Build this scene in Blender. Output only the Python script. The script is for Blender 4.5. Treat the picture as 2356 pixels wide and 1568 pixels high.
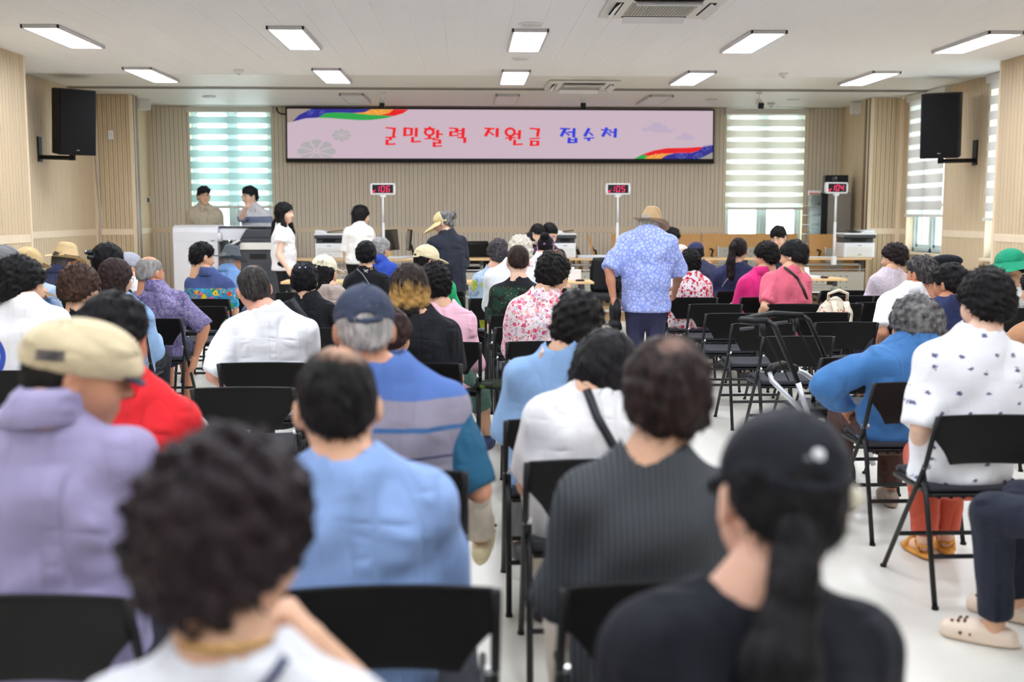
import bpy, math, random
import numpy as np
from mathutils import Matrix, Vector
random.seed(7)
for _o in list(bpy.data.objects): bpy.data.objects.remove(_o)
SC = bpy.context.scene
COL = SC.collection
PI = math.pi
# ---------------------------------------------------------------- camera
CAM_H, YAW, PIT, FPX = 1.56, .040, .1151, 2560.0
cam_d = bpy.data.cameras.new('camera')
cam_d.sensor_width = 36.0
cam_d.lens = 36.0 * FPX / 2356.0
cam_d.dof.use_dof = True
cam_d.dof.focus_distance = 8.0
cam_d.dof.aperture_fstop = 1.9
cam_d.clip_start = .05
cam = bpy.data.objects.new('camera', cam_d)
COL.objects.link(cam)
cam.location = (0, 0, CAM_H)
cam.rotation_euler = (PI / 2 - PIT, 0, -YAW)
SC.camera = cam
# ---------------------------------------------------------------- sky outside the windows (bright overcast)
wd = bpy.data.worlds.new('overcast_sky')
SC.world = wd
wd.use_nodes = True
bg = wd.node_tree.nodes['Background']
bg.inputs[0].default_value = (.95, .98, 1, 1)
bg.inputs[1].default_value = 8.0
# ---------------------------------------------------------------- exposure
vs = SC.view_settings
vs.view_transform = 'Standard'
vs.look = 'None'
vs.gamma = 1.0
vs.use_curve_mapping = False
vs.exposure = 0.0
SC.cycles.max_bounces = 8
SC.cycles.caustics_reflective = False
SC.cycles.caustics_refractive = False
LAMP_STRENGTH = 33.0
SCREEN_STRENGTH = 1.0

# ---------------------------------------------------------------- measuring helpers: a photo pixel at a known depth -> a place in the room
_cy, _sy, _cp, _sp = math.cos(YAW), math.sin(YAW), math.cos(PIT), math.sin(PIT)
_F = np.array([_sy * _cp, _cy * _cp, -_sp]); _R = np.array([_cy, -_sy, 0]); _U = np.cross(_R, _F)
_C = np.array([0, 0, CAM_H])
def _ray(x, y): return _F + _R * (x - 1178) / FPX + _U * (784 - y) / FPX
def pY(x, y, Y): d = _ray(x, y); return _C + d * (Y / d[1])
def pZ(x, y, Z): d = _ray(x, y); return _C + d * ((Z - CAM_H) / d[2])
def pX(x, y, X): d = _ray(x, y); return _C + d * (X / d[0])

# ---------------------------------------------------------------- objects
def link(o, parent=None):
    COL.objects.link(o)
    if parent is not None: o.parent = parent
    return o
def tag(o, label=None, cat=None, group=None, kind=None):
    if label: o['label'] = label
    if cat: o['category'] = cat
    if group: o['group'] = group
    if kind: o['kind'] = kind
    return o
def empty(name, loc, rz=0, label=None, cat=None, group=None):
    o = bpy.data.objects.new(name, None)
    o.empty_display_size = .1
    o.location = loc; o.rotation_euler = (0, 0, rz)
    link(o); tag(o, label, cat, group)
    return o
def copy_tree(o, parent=None):
    c = o.copy(); link(c); c.parent = parent
    for ch in [q for q in o.children]: copy_tree(ch, c)
    return c
def s2l(c):
    return tuple(((v / 255) / 12.92 if v / 255 <= .04045 else ((v / 255 + .055) / 1.055) ** 2.4) for v in c[:3]) + (1,)

# ---------------------------------------------------------------- materials
class NT:
    def __init__(s, name):
        s.m = bpy.data.materials.new(name); s.m.use_nodes = True
        s.t = s.m.node_tree; s.b = s.t.nodes['Principled BSDF']; s.tc = None
    def n(s, typ, **kw):
        q = s.t.nodes.new('ShaderNode' + typ)
        for k, v in kw.items():
            if k.startswith('i_'):
                key = k[2:]
                q.inputs[int(key) if key.isdigit() else key].default_value = v
            else: setattr(q, k, v)
        return q
    def l(s, a, b): s.t.links.new(a, b)
    def obj(s):
        if s.tc is None: s.tc = s.n('TexCoord')
        return s.tc.outputs['Object']
    def vec(s, scale=(1, 1, 1), loc=(0, 0, 0), rot=(0, 0, 0), src=None):
        m = s.n('Mapping'); m.inputs['Scale'].default_value = scale; m.inputs['Location'].default_value = loc
        m.inputs['Rotation'].default_value = rot
        s.l(src or s.obj(), m.inputs[0]); return m.outputs[0]
    def noise(s, scale, detail=3, rough=.5, vec=None, dist=0):
        q = s.n('TexNoise'); q.inputs['Scale'].default_value = scale; q.inputs['Detail'].default_value = detail
        q.inputs['Roughness'].default_value = rough; q.inputs['Distortion'].default_value = dist
        s.l(vec or s.obj(), q.inputs['Vector']); return q.outputs['Fac']
    def voro(s, scale, feature='F1', vec=None, out='Distance', rnd=1.0):
        q = s.n('TexVoronoi'); q.feature = feature; q.inputs['Scale'].default_value = scale
        q.inputs['Randomness'].default_value = rnd
        s.l(vec or s.obj(), q.inputs['Vector']); return q.outputs[out]
    def math(s, op, a, b=0.0, c=None, clamp=False):
        q = s.n('Math'); q.operation = op; q.use_clamp = clamp
        for i, v in enumerate((a, b) if c is None else (a, b, c)):
            if isinstance(v, (int, float)): q.inputs[i].default_value = v
            else: s.l(v, q.inputs[i])
        return q.outputs[0]
    def ramp(s, fac, stops, interp='LINEAR'):
        q = s.n('ValToRGB'); q.color_ramp.interpolation = interp
        e = q.color_ramp.elements
        while len(e) < len(stops): e.new(.5)
        for k, (p, c) in zip(e, stops): k.position = p; k.color = c
        s.l(fac, q.inputs[0]); return q.outputs[0]
    def mix(s, fac, a, b, blend='MIX'):
        q = s.n('Mix'); q.data_type = 'RGBA'; q.blend_type = blend
        for i, v in ((0, fac), (6, a), (7, b)):
            if isinstance(v, (int, float)): q.inputs[i].default_value = v
            elif isinstance(v, tuple): q.inputs[i].default_value = v
            else: s.l(v, q.inputs[i])
        return q.outputs[2]
    def sep(s, src=None):
        q = s.n('SeparateXYZ'); s.l(src or s.obj(), q.inputs[0]); return q.outputs
    def gt(s, a, v, soft=0.0):
        if soft: 
            q = s.n('MapRange'); q.inputs[1].default_value = v - soft; q.inputs[2].default_value = v + soft
            s.l(a, q.inputs[0]); return q.outputs[0]
        return s.math('GREATER_THAN', a, v)
    def lt(s, a, v): return s.math('LESS_THAN', a, v)
    def col(s, v):
        if isinstance(v, tuple): s.b.inputs['Base Color'].default_value = v
        else: s.l(v, s.b.inputs['Base Color'])
    def bump(s, h, strength=.3, dist=.01):
        q = s.n('Bump'); q.inputs['Strength'].default_value = strength; q.inputs['Distance'].default_value = dist
        s.l(h, q.inputs['Height']); s.l(q.outputs[0], s.b.inputs['Normal'])
    def fin(s, rough=.6, metal=0, spec=.5, **kw):
        s.b.inputs['Roughness'].default_value = rough; s.b.inputs['Metallic'].default_value = metal
        s.b.inputs['Specular IOR Level'].default_value = spec
        for k, v in kw.items(): s.b.inputs[k.replace('_', ' ')].default_value = v
        return s.m
_MC = {}
def flat(name, c, rough=.6, metal=0, spec=.5, var=.06, nscale=8, bump=0, bscale=60):
    """plain material with a little natural variation"""
    key = (name, c, rough, metal)
    if key in _MC: return _MC[key]
    t = NT(name); a = s2l(c)
    if var:
        f = t.noise(nscale, 3)
        t.col(t.mix(f, tuple(v * (1 - var) for v in a[:3]) + (1,), tuple(min(1, v * (1 + var)) for v in a[:3]) + (1,)))
    else: t.col(a)
    if bump: t.bump(t.noise(bscale, 2), bump, .004)
    _MC[key] = t.fin(rough, metal, spec); return _MC[key]
def emis(name, c, k):
    key = (name, c, k)
    if key in _MC: return _MC[key]
    t = NT(name); t.col((0, 0, 0, 1)); a = s2l(c)
    t.b.inputs['Emission Color'].default_value = a; t.b.inputs['Emission Strength'].default_value = k
    _MC[key] = t.fin(.5, 0, .2); return _MC[key]
def fabric(name, c, var=.08, fold=.45, weave=0, rough=.85):
    key = ('fab', name, c)
    if key in _MC: return _MC[key]
    t = NT(name); a = s2l(c)
    f = t.noise(14, 4)
    t.col(t.mix(f, tuple(v * (1 - var) for v in a[:3]) + (1,), tuple(min(1, v * (1 + var)) for v in a[:3]) + (1,)))
    cloth_bump(t, fold)
    t.b.inputs['Sheen Weight'].default_value = .12 if sum(c) > 260 else .02
    _MC[key] = t.fin(rough, 0, .25); return _MC[key]
def cloth_bump(t, fold=.25):
    n1 = t.noise(5.5, 2, .45, vec=t.vec((1, .6, .22), rot=(.2, .8, .1)), dist=.8)
    n2 = t.noise(7, 2, .45, vec=t.vec((.22, .6, 1), loc=(3, 1, 2), rot=(.1, -.5, .3)), dist=.6)
    r1 = t.math('ABSOLUTE', t.math('SUBTRACT', n1, .5)); r2 = t.math('ABSOLUTE', t.math('SUBTRACT', n2, .5))
    a = t.math('MULTIPLY', t.math('MINIMUM', t.math('MULTIPLY', r1, 5.0), 1.0), t.math('MINIMUM', t.math('MULTIPLY_ADD', r2, 4.0, .35), 1.0))
    b = t.noise(140, 2)
    t.bump(t.math('MULTIPLY_ADD', b, .05, a), min(1, fold * 2.2), .025)

# ---------------------------------------------------------------- mesh builder
class MB:
    def __init__(s): s.v = []; s.f = []
    def add(s, v, f):
        k = len(s.v); s.v += [tuple(map(float, q)) for q in v]; s.f += [tuple(k + i for i in q) for q in f]; return s
    def box(s, c, d, m=None):
        x, y, z = (q / 2 for q in d)
        vs_ = [Vector((a * x, b * y, e * z)) for a in (-1, 1) for b in (-1, 1) for e in (-1, 1)]
        if m is not None: vs_ = [m @ q for q in vs_]
        c = Vector(c)
        return s.add([q + c for q in vs_], [(0, 1, 3, 2), (4, 6, 7, 5), (0, 4, 5, 1), (2, 3, 7, 6), (0, 2, 6, 4), (1, 5, 7, 3)])
    def b2(s, lo, hi):
        return s.box([(a + b) / 2 for a, b in zip(lo, hi)], [abs(b - a) for a, b in zip(lo, hi)])
    def tube(s, pts, r, n=8, caps=True, flat_=None):
        pts = [Vector(p) for p in pts]; m = len(pts)
        rs = r if isinstance(r, (list, tuple)) else [r] * m
        vs_, fs = [], []; up = Vector((0, 0, 1)); prev = None
        for i, p in enumerate(pts):
            d = (pts[min(i + 1, m - 1)] - pts[max(i - 1, 0)]).normalized()
            if prev is None:
                a = d.cross(up)
                if a.length < 1e-3: a = d.cross(Vector((1, 0, 0)))
                a.normalize()
            else:
                a = prev - d * prev.dot(d)
                a.normalize()
            prev = a; b = d.cross(a)
            for k in range(n):
                t = 2 * PI * k / n
                vs_.append(p + (a * math.cos(t) + b * math.sin(t) * (flat_ or 1)) * rs[i])
        for i in range(m - 1):
            for k in range(n):
                fs.append((i * n + k, i * n + (k + 1) % n, (i + 1) * n + (k + 1) % n, (i + 1) * n + k))
        if caps: fs.append(tuple(range(n))[::-1]); fs.append(tuple((m - 1) * n + k for k in range(n)))
        return s.add(vs_, fs)
    def cyl(s, c, r, h, n=20, axis='z', r2=None):
        c = Vector(c); d = Vector({'x': (1, 0, 0), 'y': (0, 1, 0), 'z': (0, 0, 1)}[axis])
        return s.tube([c - d * h / 2, c + d * h / 2], [r, r if r2 is None else r2], n)
    def lathe(s, prof, n=24, c=(0, 0, 0)):
        vs_, fs = [], []; m = len(prof)
        for r, z in prof:
            for k in range(n):
                t = 2 * PI * k / n; vs_.append((c[0] + r * math.cos(t), c[1] + r * math.sin(t), c[2] + z))
        for i in range(m - 1):
            for k in range(n): fs.append((i * n + k, i * n + (k + 1) % n, (i + 1) * n + (k + 1) % n, (i + 1) * n + k))
        fs.append(tuple(range(n))[::-1]); fs.append(tuple((m - 1) * n + k for k in range(n)))
        return s.add(vs_, fs)
    def prism(s, poly, d0, d1, fn):
        """poly 2-D extruded between d0 and d1; fn(u, v, d) -> point"""
        n = len(poly)
        vs_ = [fn(u, v, d0) for u, v in poly] + [fn(u, v, d1) for u, v in poly]
        fs = [tuple(range(n)), tuple(range(2 * n - 1, n - 1, -1))] + [(i, n + i, n + (i + 1) % n, (i + 1) % n) for i in range(n)]
        return s.add(vs_, fs)
    def grid(s, P):
        a, b = len(P), len(P[0])
        return s.add([q for r in P for q in r], [(i * b + j, i * b + j + 1, (i + 1) * b + j + 1, (i + 1) * b + j) for i in range(a - 1) for j in range(b - 1)])
    def mesh(s, name):
        me = bpy.data.meshes.new(name); me.from_pydata(s.v, [], s.f); me.update(); return me
    def build(s, name, m, parent=None, smooth=False, bevel=0, seg=2, loc=None, thick=0):
        me = s.mesh(name)
        if m is not None: me.materials.append(m)
        if smooth: me.polygons.foreach_set('use_smooth', [True] * len(me.polygons))
        o = bpy.data.objects.new(name, me)
        if loc is not None: o.location = loc
        link(o, parent)
        if thick:
            q = o.modifiers.new('t', 'SOLIDIFY'); q.thickness = thick; q.offset = 0
        if bevel:
            q = o.modifiers.new('b', 'BEVEL'); q.width = bevel; q.segments = seg; q.limit_method = 'ANGLE'; q.angle_limit = .6
        return o
def mobj(name, me, m, parent=None, mw=None):
    o = bpy.data.objects.new(name, me); link(o, parent)
    if mw is not None: o.matrix_local = mw
    if m is not None:
        if not me.materials: me.materials.append(m)
        elif me.materials[0] != m:
            o.material_slots[0].link = 'OBJECT'; o.material_slots[0].material = m
    return o
# ================================================================ ROOM
CZ = 3.28
def wood(name, c, var=.12, sx=18.0):
    t = NT(name); a = s2l(c)
    f = t.noise(1.0, 4, .6, vec=t.vec((sx, sx, .8)))
    g = t.noise(1.0, 5, .7, vec=t.vec((sx * 9, sx * 9, 2.2)))
    f2 = t.math('MULTIPLY_ADD', g, .35, t.math('MULTIPLY', f, .65))
    t.col(t.ramp(f2, [(.3, tuple(v * (1 - var) for v in a[:3]) + (1,)), (.7, tuple(min(1, v * (1 + var)) for v in a[:3]) + (1,))]))
    t.bump(g, .12, .002)
    return t.fin(.55, 0, .3)
M_OAK = wood('oak_slat', (214, 193, 160), .09)
M_OAKB = wood('oak_slat_brightened', (238, 228, 210), .08)  # the same oak, colour brightened to make up for the dimly lit back wall
M_OAKD = wood('oak_backing', (122, 102, 78), .1)
M_RAIL = wood('oak_rail', (232, 214, 186), .05, 6)
M_TABLE = wood('beech_laminate', (226, 190, 140), .05, 5)
M_FOLD = wood('beech_folded_top', (206, 158, 100), .06, 5)
M_PLAT = wood('platform_floor', (190, 158, 118), .06, 4)
M_WHITE = flat('white_plastic', (232, 234, 236), .4, var=.02)
M_WHITE2 = flat('offwhite_paint', (222, 222, 216), .5, var=.03)
M_BLACK = flat('black_plastic', (20, 20, 22), .5, 0, .25, var=.1)
M_BLACKM = flat('black_powder_coat', (24, 25, 27), .42, 0, .35, var=.05)
M_GREY = flat('grey_steel', (168, 168, 160), .45, .2, var=.03)
M_DGREY = flat('charcoal_plastic', (58, 62, 68), .45, var=.05)
M_ALU = flat('aluminium', (196, 198, 200), .3, .85, var=.03)
M_DARKGAP = flat('dark_gap', (24, 22, 20), .8)

t = NT('polished_cream_floor')
f = t.noise(1.6, 3, .5); g = t.noise(9, 3, .5)
t.col(t.mix(t.math('MULTIPLY_ADD', g, .4, t.math('MULTIPLY', f, .6)), s2l((208, 205, 195)), s2l((230, 228, 220))))
M_FLOOR = t.fin(.3, 0, .45)

t = NT('mineral_tile')
sp = t.voro(160); big = t.noise(260, 2)
t.col(t.mix(t.gt(t.math('MULTIPLY', sp, t.math('ADD', big, .35)), .16, .12), s2l((222, 223, 223)), s2l((240, 241, 242))))
t.bump(big, .25, .002)
M_TILE = t.fin(.9, 0, .15)

o = MB().b2((-8, -6, -.1), (9, 19.5, 0)).build('floor', M_FLOOR); tag(o, kind='structure')
o = MB().b2((-6.5, -6, CZ + .004), (7.5, 19.2, CZ + .2)).build('ceiling', M_WHITE2); tag(o, kind='structure')
ceil = o
# ceiling tiles, 0.3 x 0.6 m; the nearest in view singly, the rest joined
tile = MB().b2((-.1492, -.2992, CZ), (.1492, .2992, CZ + .004)).mesh('ceiling_tile')
tile.materials.append(M_TILE)
cnt = 0; far = MB()
for j in range(28):
    y = -3.0 + 19 * .6 + .3 + (j - 18) * .6 - 0.0
    for i in range(43):
        x = -6.2 + .15 + i * .3
        if y > 18.6 or x > 6.6 or x < -5.5: continue
        if 8.9 < y < 13.1 and -4.95 < x < 6.1 and cnt < 290:
            q = bpy.data.objects.new('ceiling_tile', tile); q.location = (x, y, 0); link(q, ceil); cnt += 1
        else: far.b2((x - .1492, y - .2992, CZ), (x + .1492, y + .2992, CZ + .004))
o = far.build('ceiling_tiles', M_TILE, ceil); tag(o, kind='stuff')
# partition track across the ceiling
o = MB().b2((-5.5, 15.84, CZ - .012), (6.62, 15.98, CZ + .012)).build('trim_1', flat('track_alu', (150, 148, 142), .5, .2)); tag(o, kind='structure')
MB().b2((-5.5, 15.895, CZ - .016), (6.62, 15.94, CZ - .010)).build('track_slot', M_DARKGAP, o)

def seg_wall(name, p0, p1, openings=(), pitch=.0345, slats=True, rail=True, sm=None, s_rng=None, ends=True, thick=.25):
    """wall from p0 to p1, room on the left-hand side of the walking direction; openings (s0, s1, z0, z1)"""
    p0, p1 = Vector((p0[0], p0[1], 0)), Vector((p1[0], p1[1], 0)); L = (p1 - p0).length; d = (p1 - p0) / L
    n = Vector((-d.y, d.x, 0))
    def bx(mb, s0, s1, z0, z1, a, b):
        P = [p0 + d * s + n * e + Vector((0, 0, z)) for s in (s0, s1) for e in (a, b) for z in (z0, z1)]
        mb.add(P, [(0, 1, 3, 2), (4, 6, 7, 5), (0, 4, 5, 1), (2, 3, 7, 6), (0, 2, 6, 4), (1, 5, 7, 3)])
    ops = sorted(openings); spans = []; s = 0
    back = MB()
    for (a, b, z0, z1) in ops:
        spans.append((s, a, 0, CZ)); spans.append((a, b, 0, z0))
        if z1 < CZ - .02: spans.append((a, b, z1, CZ))
        s = b
    spans.append((s, L, 0, CZ))
    spans = [q for q in spans if q[1] - q[0] > .01 and q[3] - q[2] > .01]
    for (a, b, z0, z1) in spans: bx(back, a, b, z0, z1, -thick, -.014)
    w = back.build(name, M_OAKD); tag(w, kind='structure')
    if slats:
        sl = MB(); rl = MB(); k = 0
        for (a, b, z0, z1) in spans:
            if s_rng: a, b = max(a, s_rng[0]), min(b, s_rng[1])
            if b - a < .02: continue
            m = max(1, round((b - a) / pitch)); st = (b - a) / m
            for i in range(m):
                g = .005 if (i % 2) else .0022
                u0, u1 = a + i * st + g, a + (i + 1) * st - (.005 if i % 2 == 0 else .0022)
                for (q0, q1) in (((z0, min(z1, 1.225)), (max(z0, 1.315), z1)) if rail else ((z0, z1),)):
                    if q1 - q0 > .02: bx(sl, u0, u1, q0, q1, -.014, 0)
            if rail and z0 < 1.22 and z1 > 1.32: bx(rl, a, b, 1.225, 1.315, -.014, .006)
            if rail and z1 <= 1.32 and z1 > 1.1: pass
        o = sl.build('slat_cladding', sm or M_OAK, w); tag(o, kind='stuff')
        if rail and rl.v: rl.build('rail', M_RAIL, w, bevel=.003)
    if ends:
        for s in (0.0, L):
            e = MB(); bx(e, s - (.05 if s else 0), s + (0 if s else .05), 0, CZ, -.014, .012); e.build('edge_trim', M_RAIL, w, bevel=.003)
    return w, p0, d, n
YB = 18.7
wl = (pY(438, 400, YB)[0], pY(628, 400, YB)[0]); wr = (pY(1668, 400, YB)[0], pY(1850, 400, YB)[0])
XB0, XB1 = -5.35, 6.45
W0 = .98
# back wall runs right to left so the room lies on its left-hand side
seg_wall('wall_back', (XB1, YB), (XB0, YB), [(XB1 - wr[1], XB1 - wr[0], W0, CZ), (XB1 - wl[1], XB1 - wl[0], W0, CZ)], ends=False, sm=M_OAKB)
seg_wall('wall_left', (-4.92, 16.88), (-5.5, 16.88))
seg_wall('wall_left', (-5.2, 18.7), (-4.925, 16.96))
seg_wall('wall_left', (-5.5, 16.88), (-5.5, 12.7), pitch=.042)
seg_wall('wall_left', (-5.5, 12.78), (-4.94, 12.78), slats=False, ends=False)
seg_wall('wall_left', (-4.9, 12.8), (-4.9, -5.5), pitch=.042, s_rng=(0, 3.2))
seg_wall('wall_right', (6.62, 16.93), (6.126, 16.93))
seg_wall('wall_right', (6.131, 17.01), (6.27, 18.7))
seg_wall('wall_right', (6.62, 12.7), (6.62, 16.93), [(.15, 1.35, .98, CZ), (2.62, 3.92, .98, CZ)], pitch=.042)
seg_wall('wall_right', (6.16, 12.78), (6.62, 12.78), slats=False, ends=False)
seg_wall('wall_right', (6.12, -5.5), (6.12, 12.8), pitch=.042, s_rng=(14.6, 18.3))
o = MB().b2((-6, -5.7, 0), (7, -5.5, CZ)).build('wall_rear', flat('rear_wall_paint', (214, 196, 168), .7)); tag(o, kind='structure')
# ---------------------------------------------------------------- raised platform at the front of the hall
plat = MB().b2((-5.5, 15.9, 0), (6.62, YB, .16)).build('platform', M_PLAT, bevel=.004); tag(plat, 'low wooden stage platform along the front wall', 'platform', kind='structure')
MB().b2((-5.4, 15.86, .135), (6.5, 15.92, .166)).build('nosing', flat('white_nosing', (214, 210, 202), .4), plat)

# ---------------------------------------------------------------- windows and zebra blinds
def glass_mat():
    t = NT('window_glass'); t.t.nodes.remove(t.b)
    tr = t.n('BsdfTransparent'); gl = t.n('BsdfGlossy'); gl.inputs['Roughness'].default_value = .02
    tr.inputs[0].default_value = (.93, .98, .98, 1)
    mx = t.n('MixShader'); mx.inputs[0].default_value = .06
    t.l(tr.outputs[0], mx.inputs[1]); t.l(gl.outputs[0], mx.inputs[2])
    t.l(mx.outputs[0], t.t.nodes['Material Output'].inputs[0]); return t.m
M_GLASS = glass_mat()
def cloth_tr(name, c, trans, hole=0):
    t = NT(name); t.t.nodes.remove(t.b); a = s2l(c)
    df = t.n('BsdfDiffuse'); df.inputs[0].default_value = a
    tl = t.n('BsdfTranslucent'); tl.inputs[0].default_value = a
    m1 = t.n('MixShader'); m1.inputs[0].default_value = trans
    t.l(df.outputs[0], m1.inputs[1]); t.l(tl.outputs[0], m1.inputs[2]); out = m1.outputs[0]
    if hole:
        tp = t.n('BsdfTransparent'); m2 = t.n('MixShader'); m2.inputs[0].default_value = hole
        t.l(out, m2.inputs[1]); t.l(tp.outputs[0], m2.inputs[2]); out = m2.outputs[0]
    t.l(out, t.t.nodes['Material Output'].inputs[0]); return t.m
M_PVC = flat('pale_window_frame', (206, 226, 226), .35, var=.02)
def window(name, p, u, w, z0, z1, n):
    """p lower-left corner on the wall face, u unit along wall, n unit towards the room"""
    p, u, n = Vector(p), Vector(u), Vector(n)
    def pt(a, z, e): return p + u * a + n * e + Vector((0, 0, z))
    def bx(mb, a0, a1, q0, q1, e0, e1): mb.add([pt(a, z, e) for a in (a0, a1) for e in (e0, e1) for z in (q0, q1)], [(0, 1, 3, 2), (4, 6, 7, 5), (0, 4, 5, 1), (2, 3, 7, 6), (0, 2, 6, 4), (1, 5, 7, 3)])
    fr = MB(); t_ = .06
    for a in (0, w - t_, w / 2 - .04): bx(fr, a, a + (t_ if a in (0, w - t_) else .08), z0, z1, -.2, -.1)
    for z in (z0, z1 - t_): bx(fr, 0, w, z, z + t_, -.2, -.1)
    root = fr.build(name, M_PVC, bevel=.004); tag(root, kind='structure')
    for k in (0, 1):
        a0, a1 = (t_, w / 2 - .04) if k == 0 else (w / 2 + .04, w - t_)
        s = MB()
        for a in (a0, a1 - .05): bx(s, a, a + .05, z0 + t_, z1 - t_, -.185, -.13)
        for z in (z0 + t_, z0 + .66, z1 - t_ - .05): bx(s, a0, a1, z, z + .05, -.185, -.13)
        q = s.build('sash', M_PVC, root, bevel=.003)
        g = MB(); bx(g, a0 + .04, a1 - .04, z0 + .1, z1 - .1, -.162, -.156); g.build('pane', M_GLASS, q)
    sl = MB(); bx(sl, -.03, w + .03, z0 - .04, z0, -.24, .05); sl.build('window_sill', M_RAIL, root, bevel=.004)
    rv = MB()
    for a in (.001, w - .016): bx(rv, a, a + .015, z0, z1, -.22, .012)
    rv.build('reveal', M_RAIL, root)
    return pt
def blind(label, pt, w, zb, pitch, op, m_op, m_sh, e=.03, margin=.03):
    root = empty('zebra_blind', pt(w / 2, 0, e), 0, label, 'blind')
    root.location.z = 0; off = root.location
    def qd(name, m, a0, a1, q0, q1, ee, th=.002):
        mb = MB()
        if th < .003: mb.add([pt(a, z, ee) - off for a, z in ((a0, q0), (a1, q0), (a1, q1), (a0, q1))], [(0, 1, 2, 3)])
        else: mb.add([pt(a, z, ee + k) - off for a in (a0, a1) for k in (0, th) for z in (q0, q1)], [(0, 1, 3, 2), (4, 6, 7, 5), (0, 4, 5, 1), (2, 3, 7, 6), (0, 2, 6, 4), (1, 5, 7, 3)])
        return mb.build(name, m, root)
    qd('cassette', M_WHITE2, -.02, w + .02, CZ - .1, CZ - .005, e - .03, .07)
    z = zb + .03
    while z < CZ - .1:
        zt = min(z + pitch - op, CZ - .1)
        qd('sheer_band', m_sh, margin, w - margin, z, zt, e)
        if zt < CZ - .1: qd('fabric_band', m_op, margin - .025, w - margin + .025, zt, min(zt + op, CZ - .1), e - .001)
        z += pitch
    qd('bottom_bar', M_WHITE2, 0, w, zb - .01, zb + .03, e - .012, .03)
    return root
TEAL = cloth_tr('teal_blind_band', (150, 178, 176), .38); BEI = cloth_tr('beige_blind_band', (206, 202, 188), .2)
SH1 = cloth_tr('clear_sheer_band', (240, 250, 250), .6, .75); SH2 = cloth_tr('soft_sheer_band', (222, 226, 222), .4, .1)
GRY = cloth_tr('grey_blind_band', (196, 190, 186), .2)
w_ = wl[1] - wl[0]
pt = window('window_1', (wl[1], YB, 0), (-1, 0, 0), w_, W0, CZ, (0, -1, 0))
blind('striped roller blind behind the two standing men, bright bands, teal cast', pt, w_, pY(530, 478, YB - .03)[2], .182, .116, TEAL, SH1)
w_ = wr[1] - wr[0]
pt = window('window_2', (wr[1], YB, 0), (-1, 0, 0), w_, W0, CZ, (0, -1, 0))
blind('beige striped roller blind right of the long screen', pt, w_, pY(1760, 481, YB - .03)[2], .182, .116, BEI, SH2)
pt = window('window_3', (6.62, 15.32, 0), (0, 1, 0), 1.3, .98, CZ, (-1, 0, 0))
blind('grey striped blind partly behind the right wall loudspeaker', pt, 1.3, 1.50, .19, .125, GRY, SH2)
pt = window('window_4', (6.62, 12.85, 0), (0, 1, 0), 1.2, .98, CZ, (-1, 0, 0))
blind('narrow sliver of grey striped blind beside the right pillar', pt, 1.2, 1.46, .19, .11, GRY, SH1)
# what shows below the third window's blind: a white ribbed wall and a white cabinet outside
o = empty('white_cabinet', (7.6, 15.55, 0), 0, 'white cabinet outside the right side window', 'cabinet')
MB().b2((-.3, -.35, 0), (.3, .35, 1.35)).build('body', M_WHITE, o, bevel=.01); MB().b2((-.305, -.33, .5), (-.3, .33, 1.3)).build('door', M_WHITE2, o, bevel=.004)
MB().b2((-.2, -.25, 1.35), (.2, .25, 1.42)).build('cover', flat('blue_sheet', (150, 190, 220), .6), o, bevel=.02)
o = MB()
for k in range(22): o.b2((7.25 + k * .09, 17.2, 0), (7.25 + k * .09 + .07, 17.26, 2.9))
o.b2((7.2, 17.26, 0), (9.3, 17.32, 2.9))
o = o.build('wall_outside', M_WHITE); tag(o, kind='structure')

# ---------------------------------------------------------------- ceiling lights
M_LED = emis('led_diffuser', (241, 246, 255), LAMP_STRENGTH)
M_OFF = flat('unlit_diffuser', (214, 216, 214), .4, var=.02)
M_FRAME = flat('light_frame', (206, 204, 206), .4, var=.02)
CX = [-3.93, -1.685, .605, 2.88, 5.15]
def ceiling_light(label, x, y0, on=True, group=None):
    r = empty('ceiling_light', (x, y0 + .64, CZ), 0, label, 'light', group)
    m = MB()
    for s in (-1, 1): m.b2((s * .165 - .012, -.66, -.035), (s * .165 + .012, .66, 0)); m.b2((-.177, s * .648 - .012, -.035), (.177, s * .648 + .012, 0))
    m.b2((-.165, -.65, -.012), (.165, .65, 0))
    m.build('frame', M_FRAME, r, bevel=.004)
    MB().b2((-.153, -.636, -.028), (.153, .636, -.012)).build('diffuser', M_LED if on else M_OFF, r)
    return r
cn = ['far left', 'left', 'middle', 'right', 'far right']
for j, (y, nm) in enumerate(((10.76, 'nearer lit row'), (13.8, 'farther lit row'))):
    for i, x in enumerate(CX):
        ceiling_light('lit LED ceiling panel, %s one of the %s' % (cn[i], nm), x, y + (.0 if i in (2, 3) else -.06))
for i in (1, 2, 3):
    ceiling_light('unlit ceiling panel above the screen, %s one' % cn[i], CX[i], 16.65, False)
for y in (7.7, 4.65, 1.6, -1.45):
    for i, x in enumerate(CX): ceiling_light('lit LED ceiling panel over the audience, out of the picture', x, y, True, 'ceiling panels outside the picture')

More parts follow.
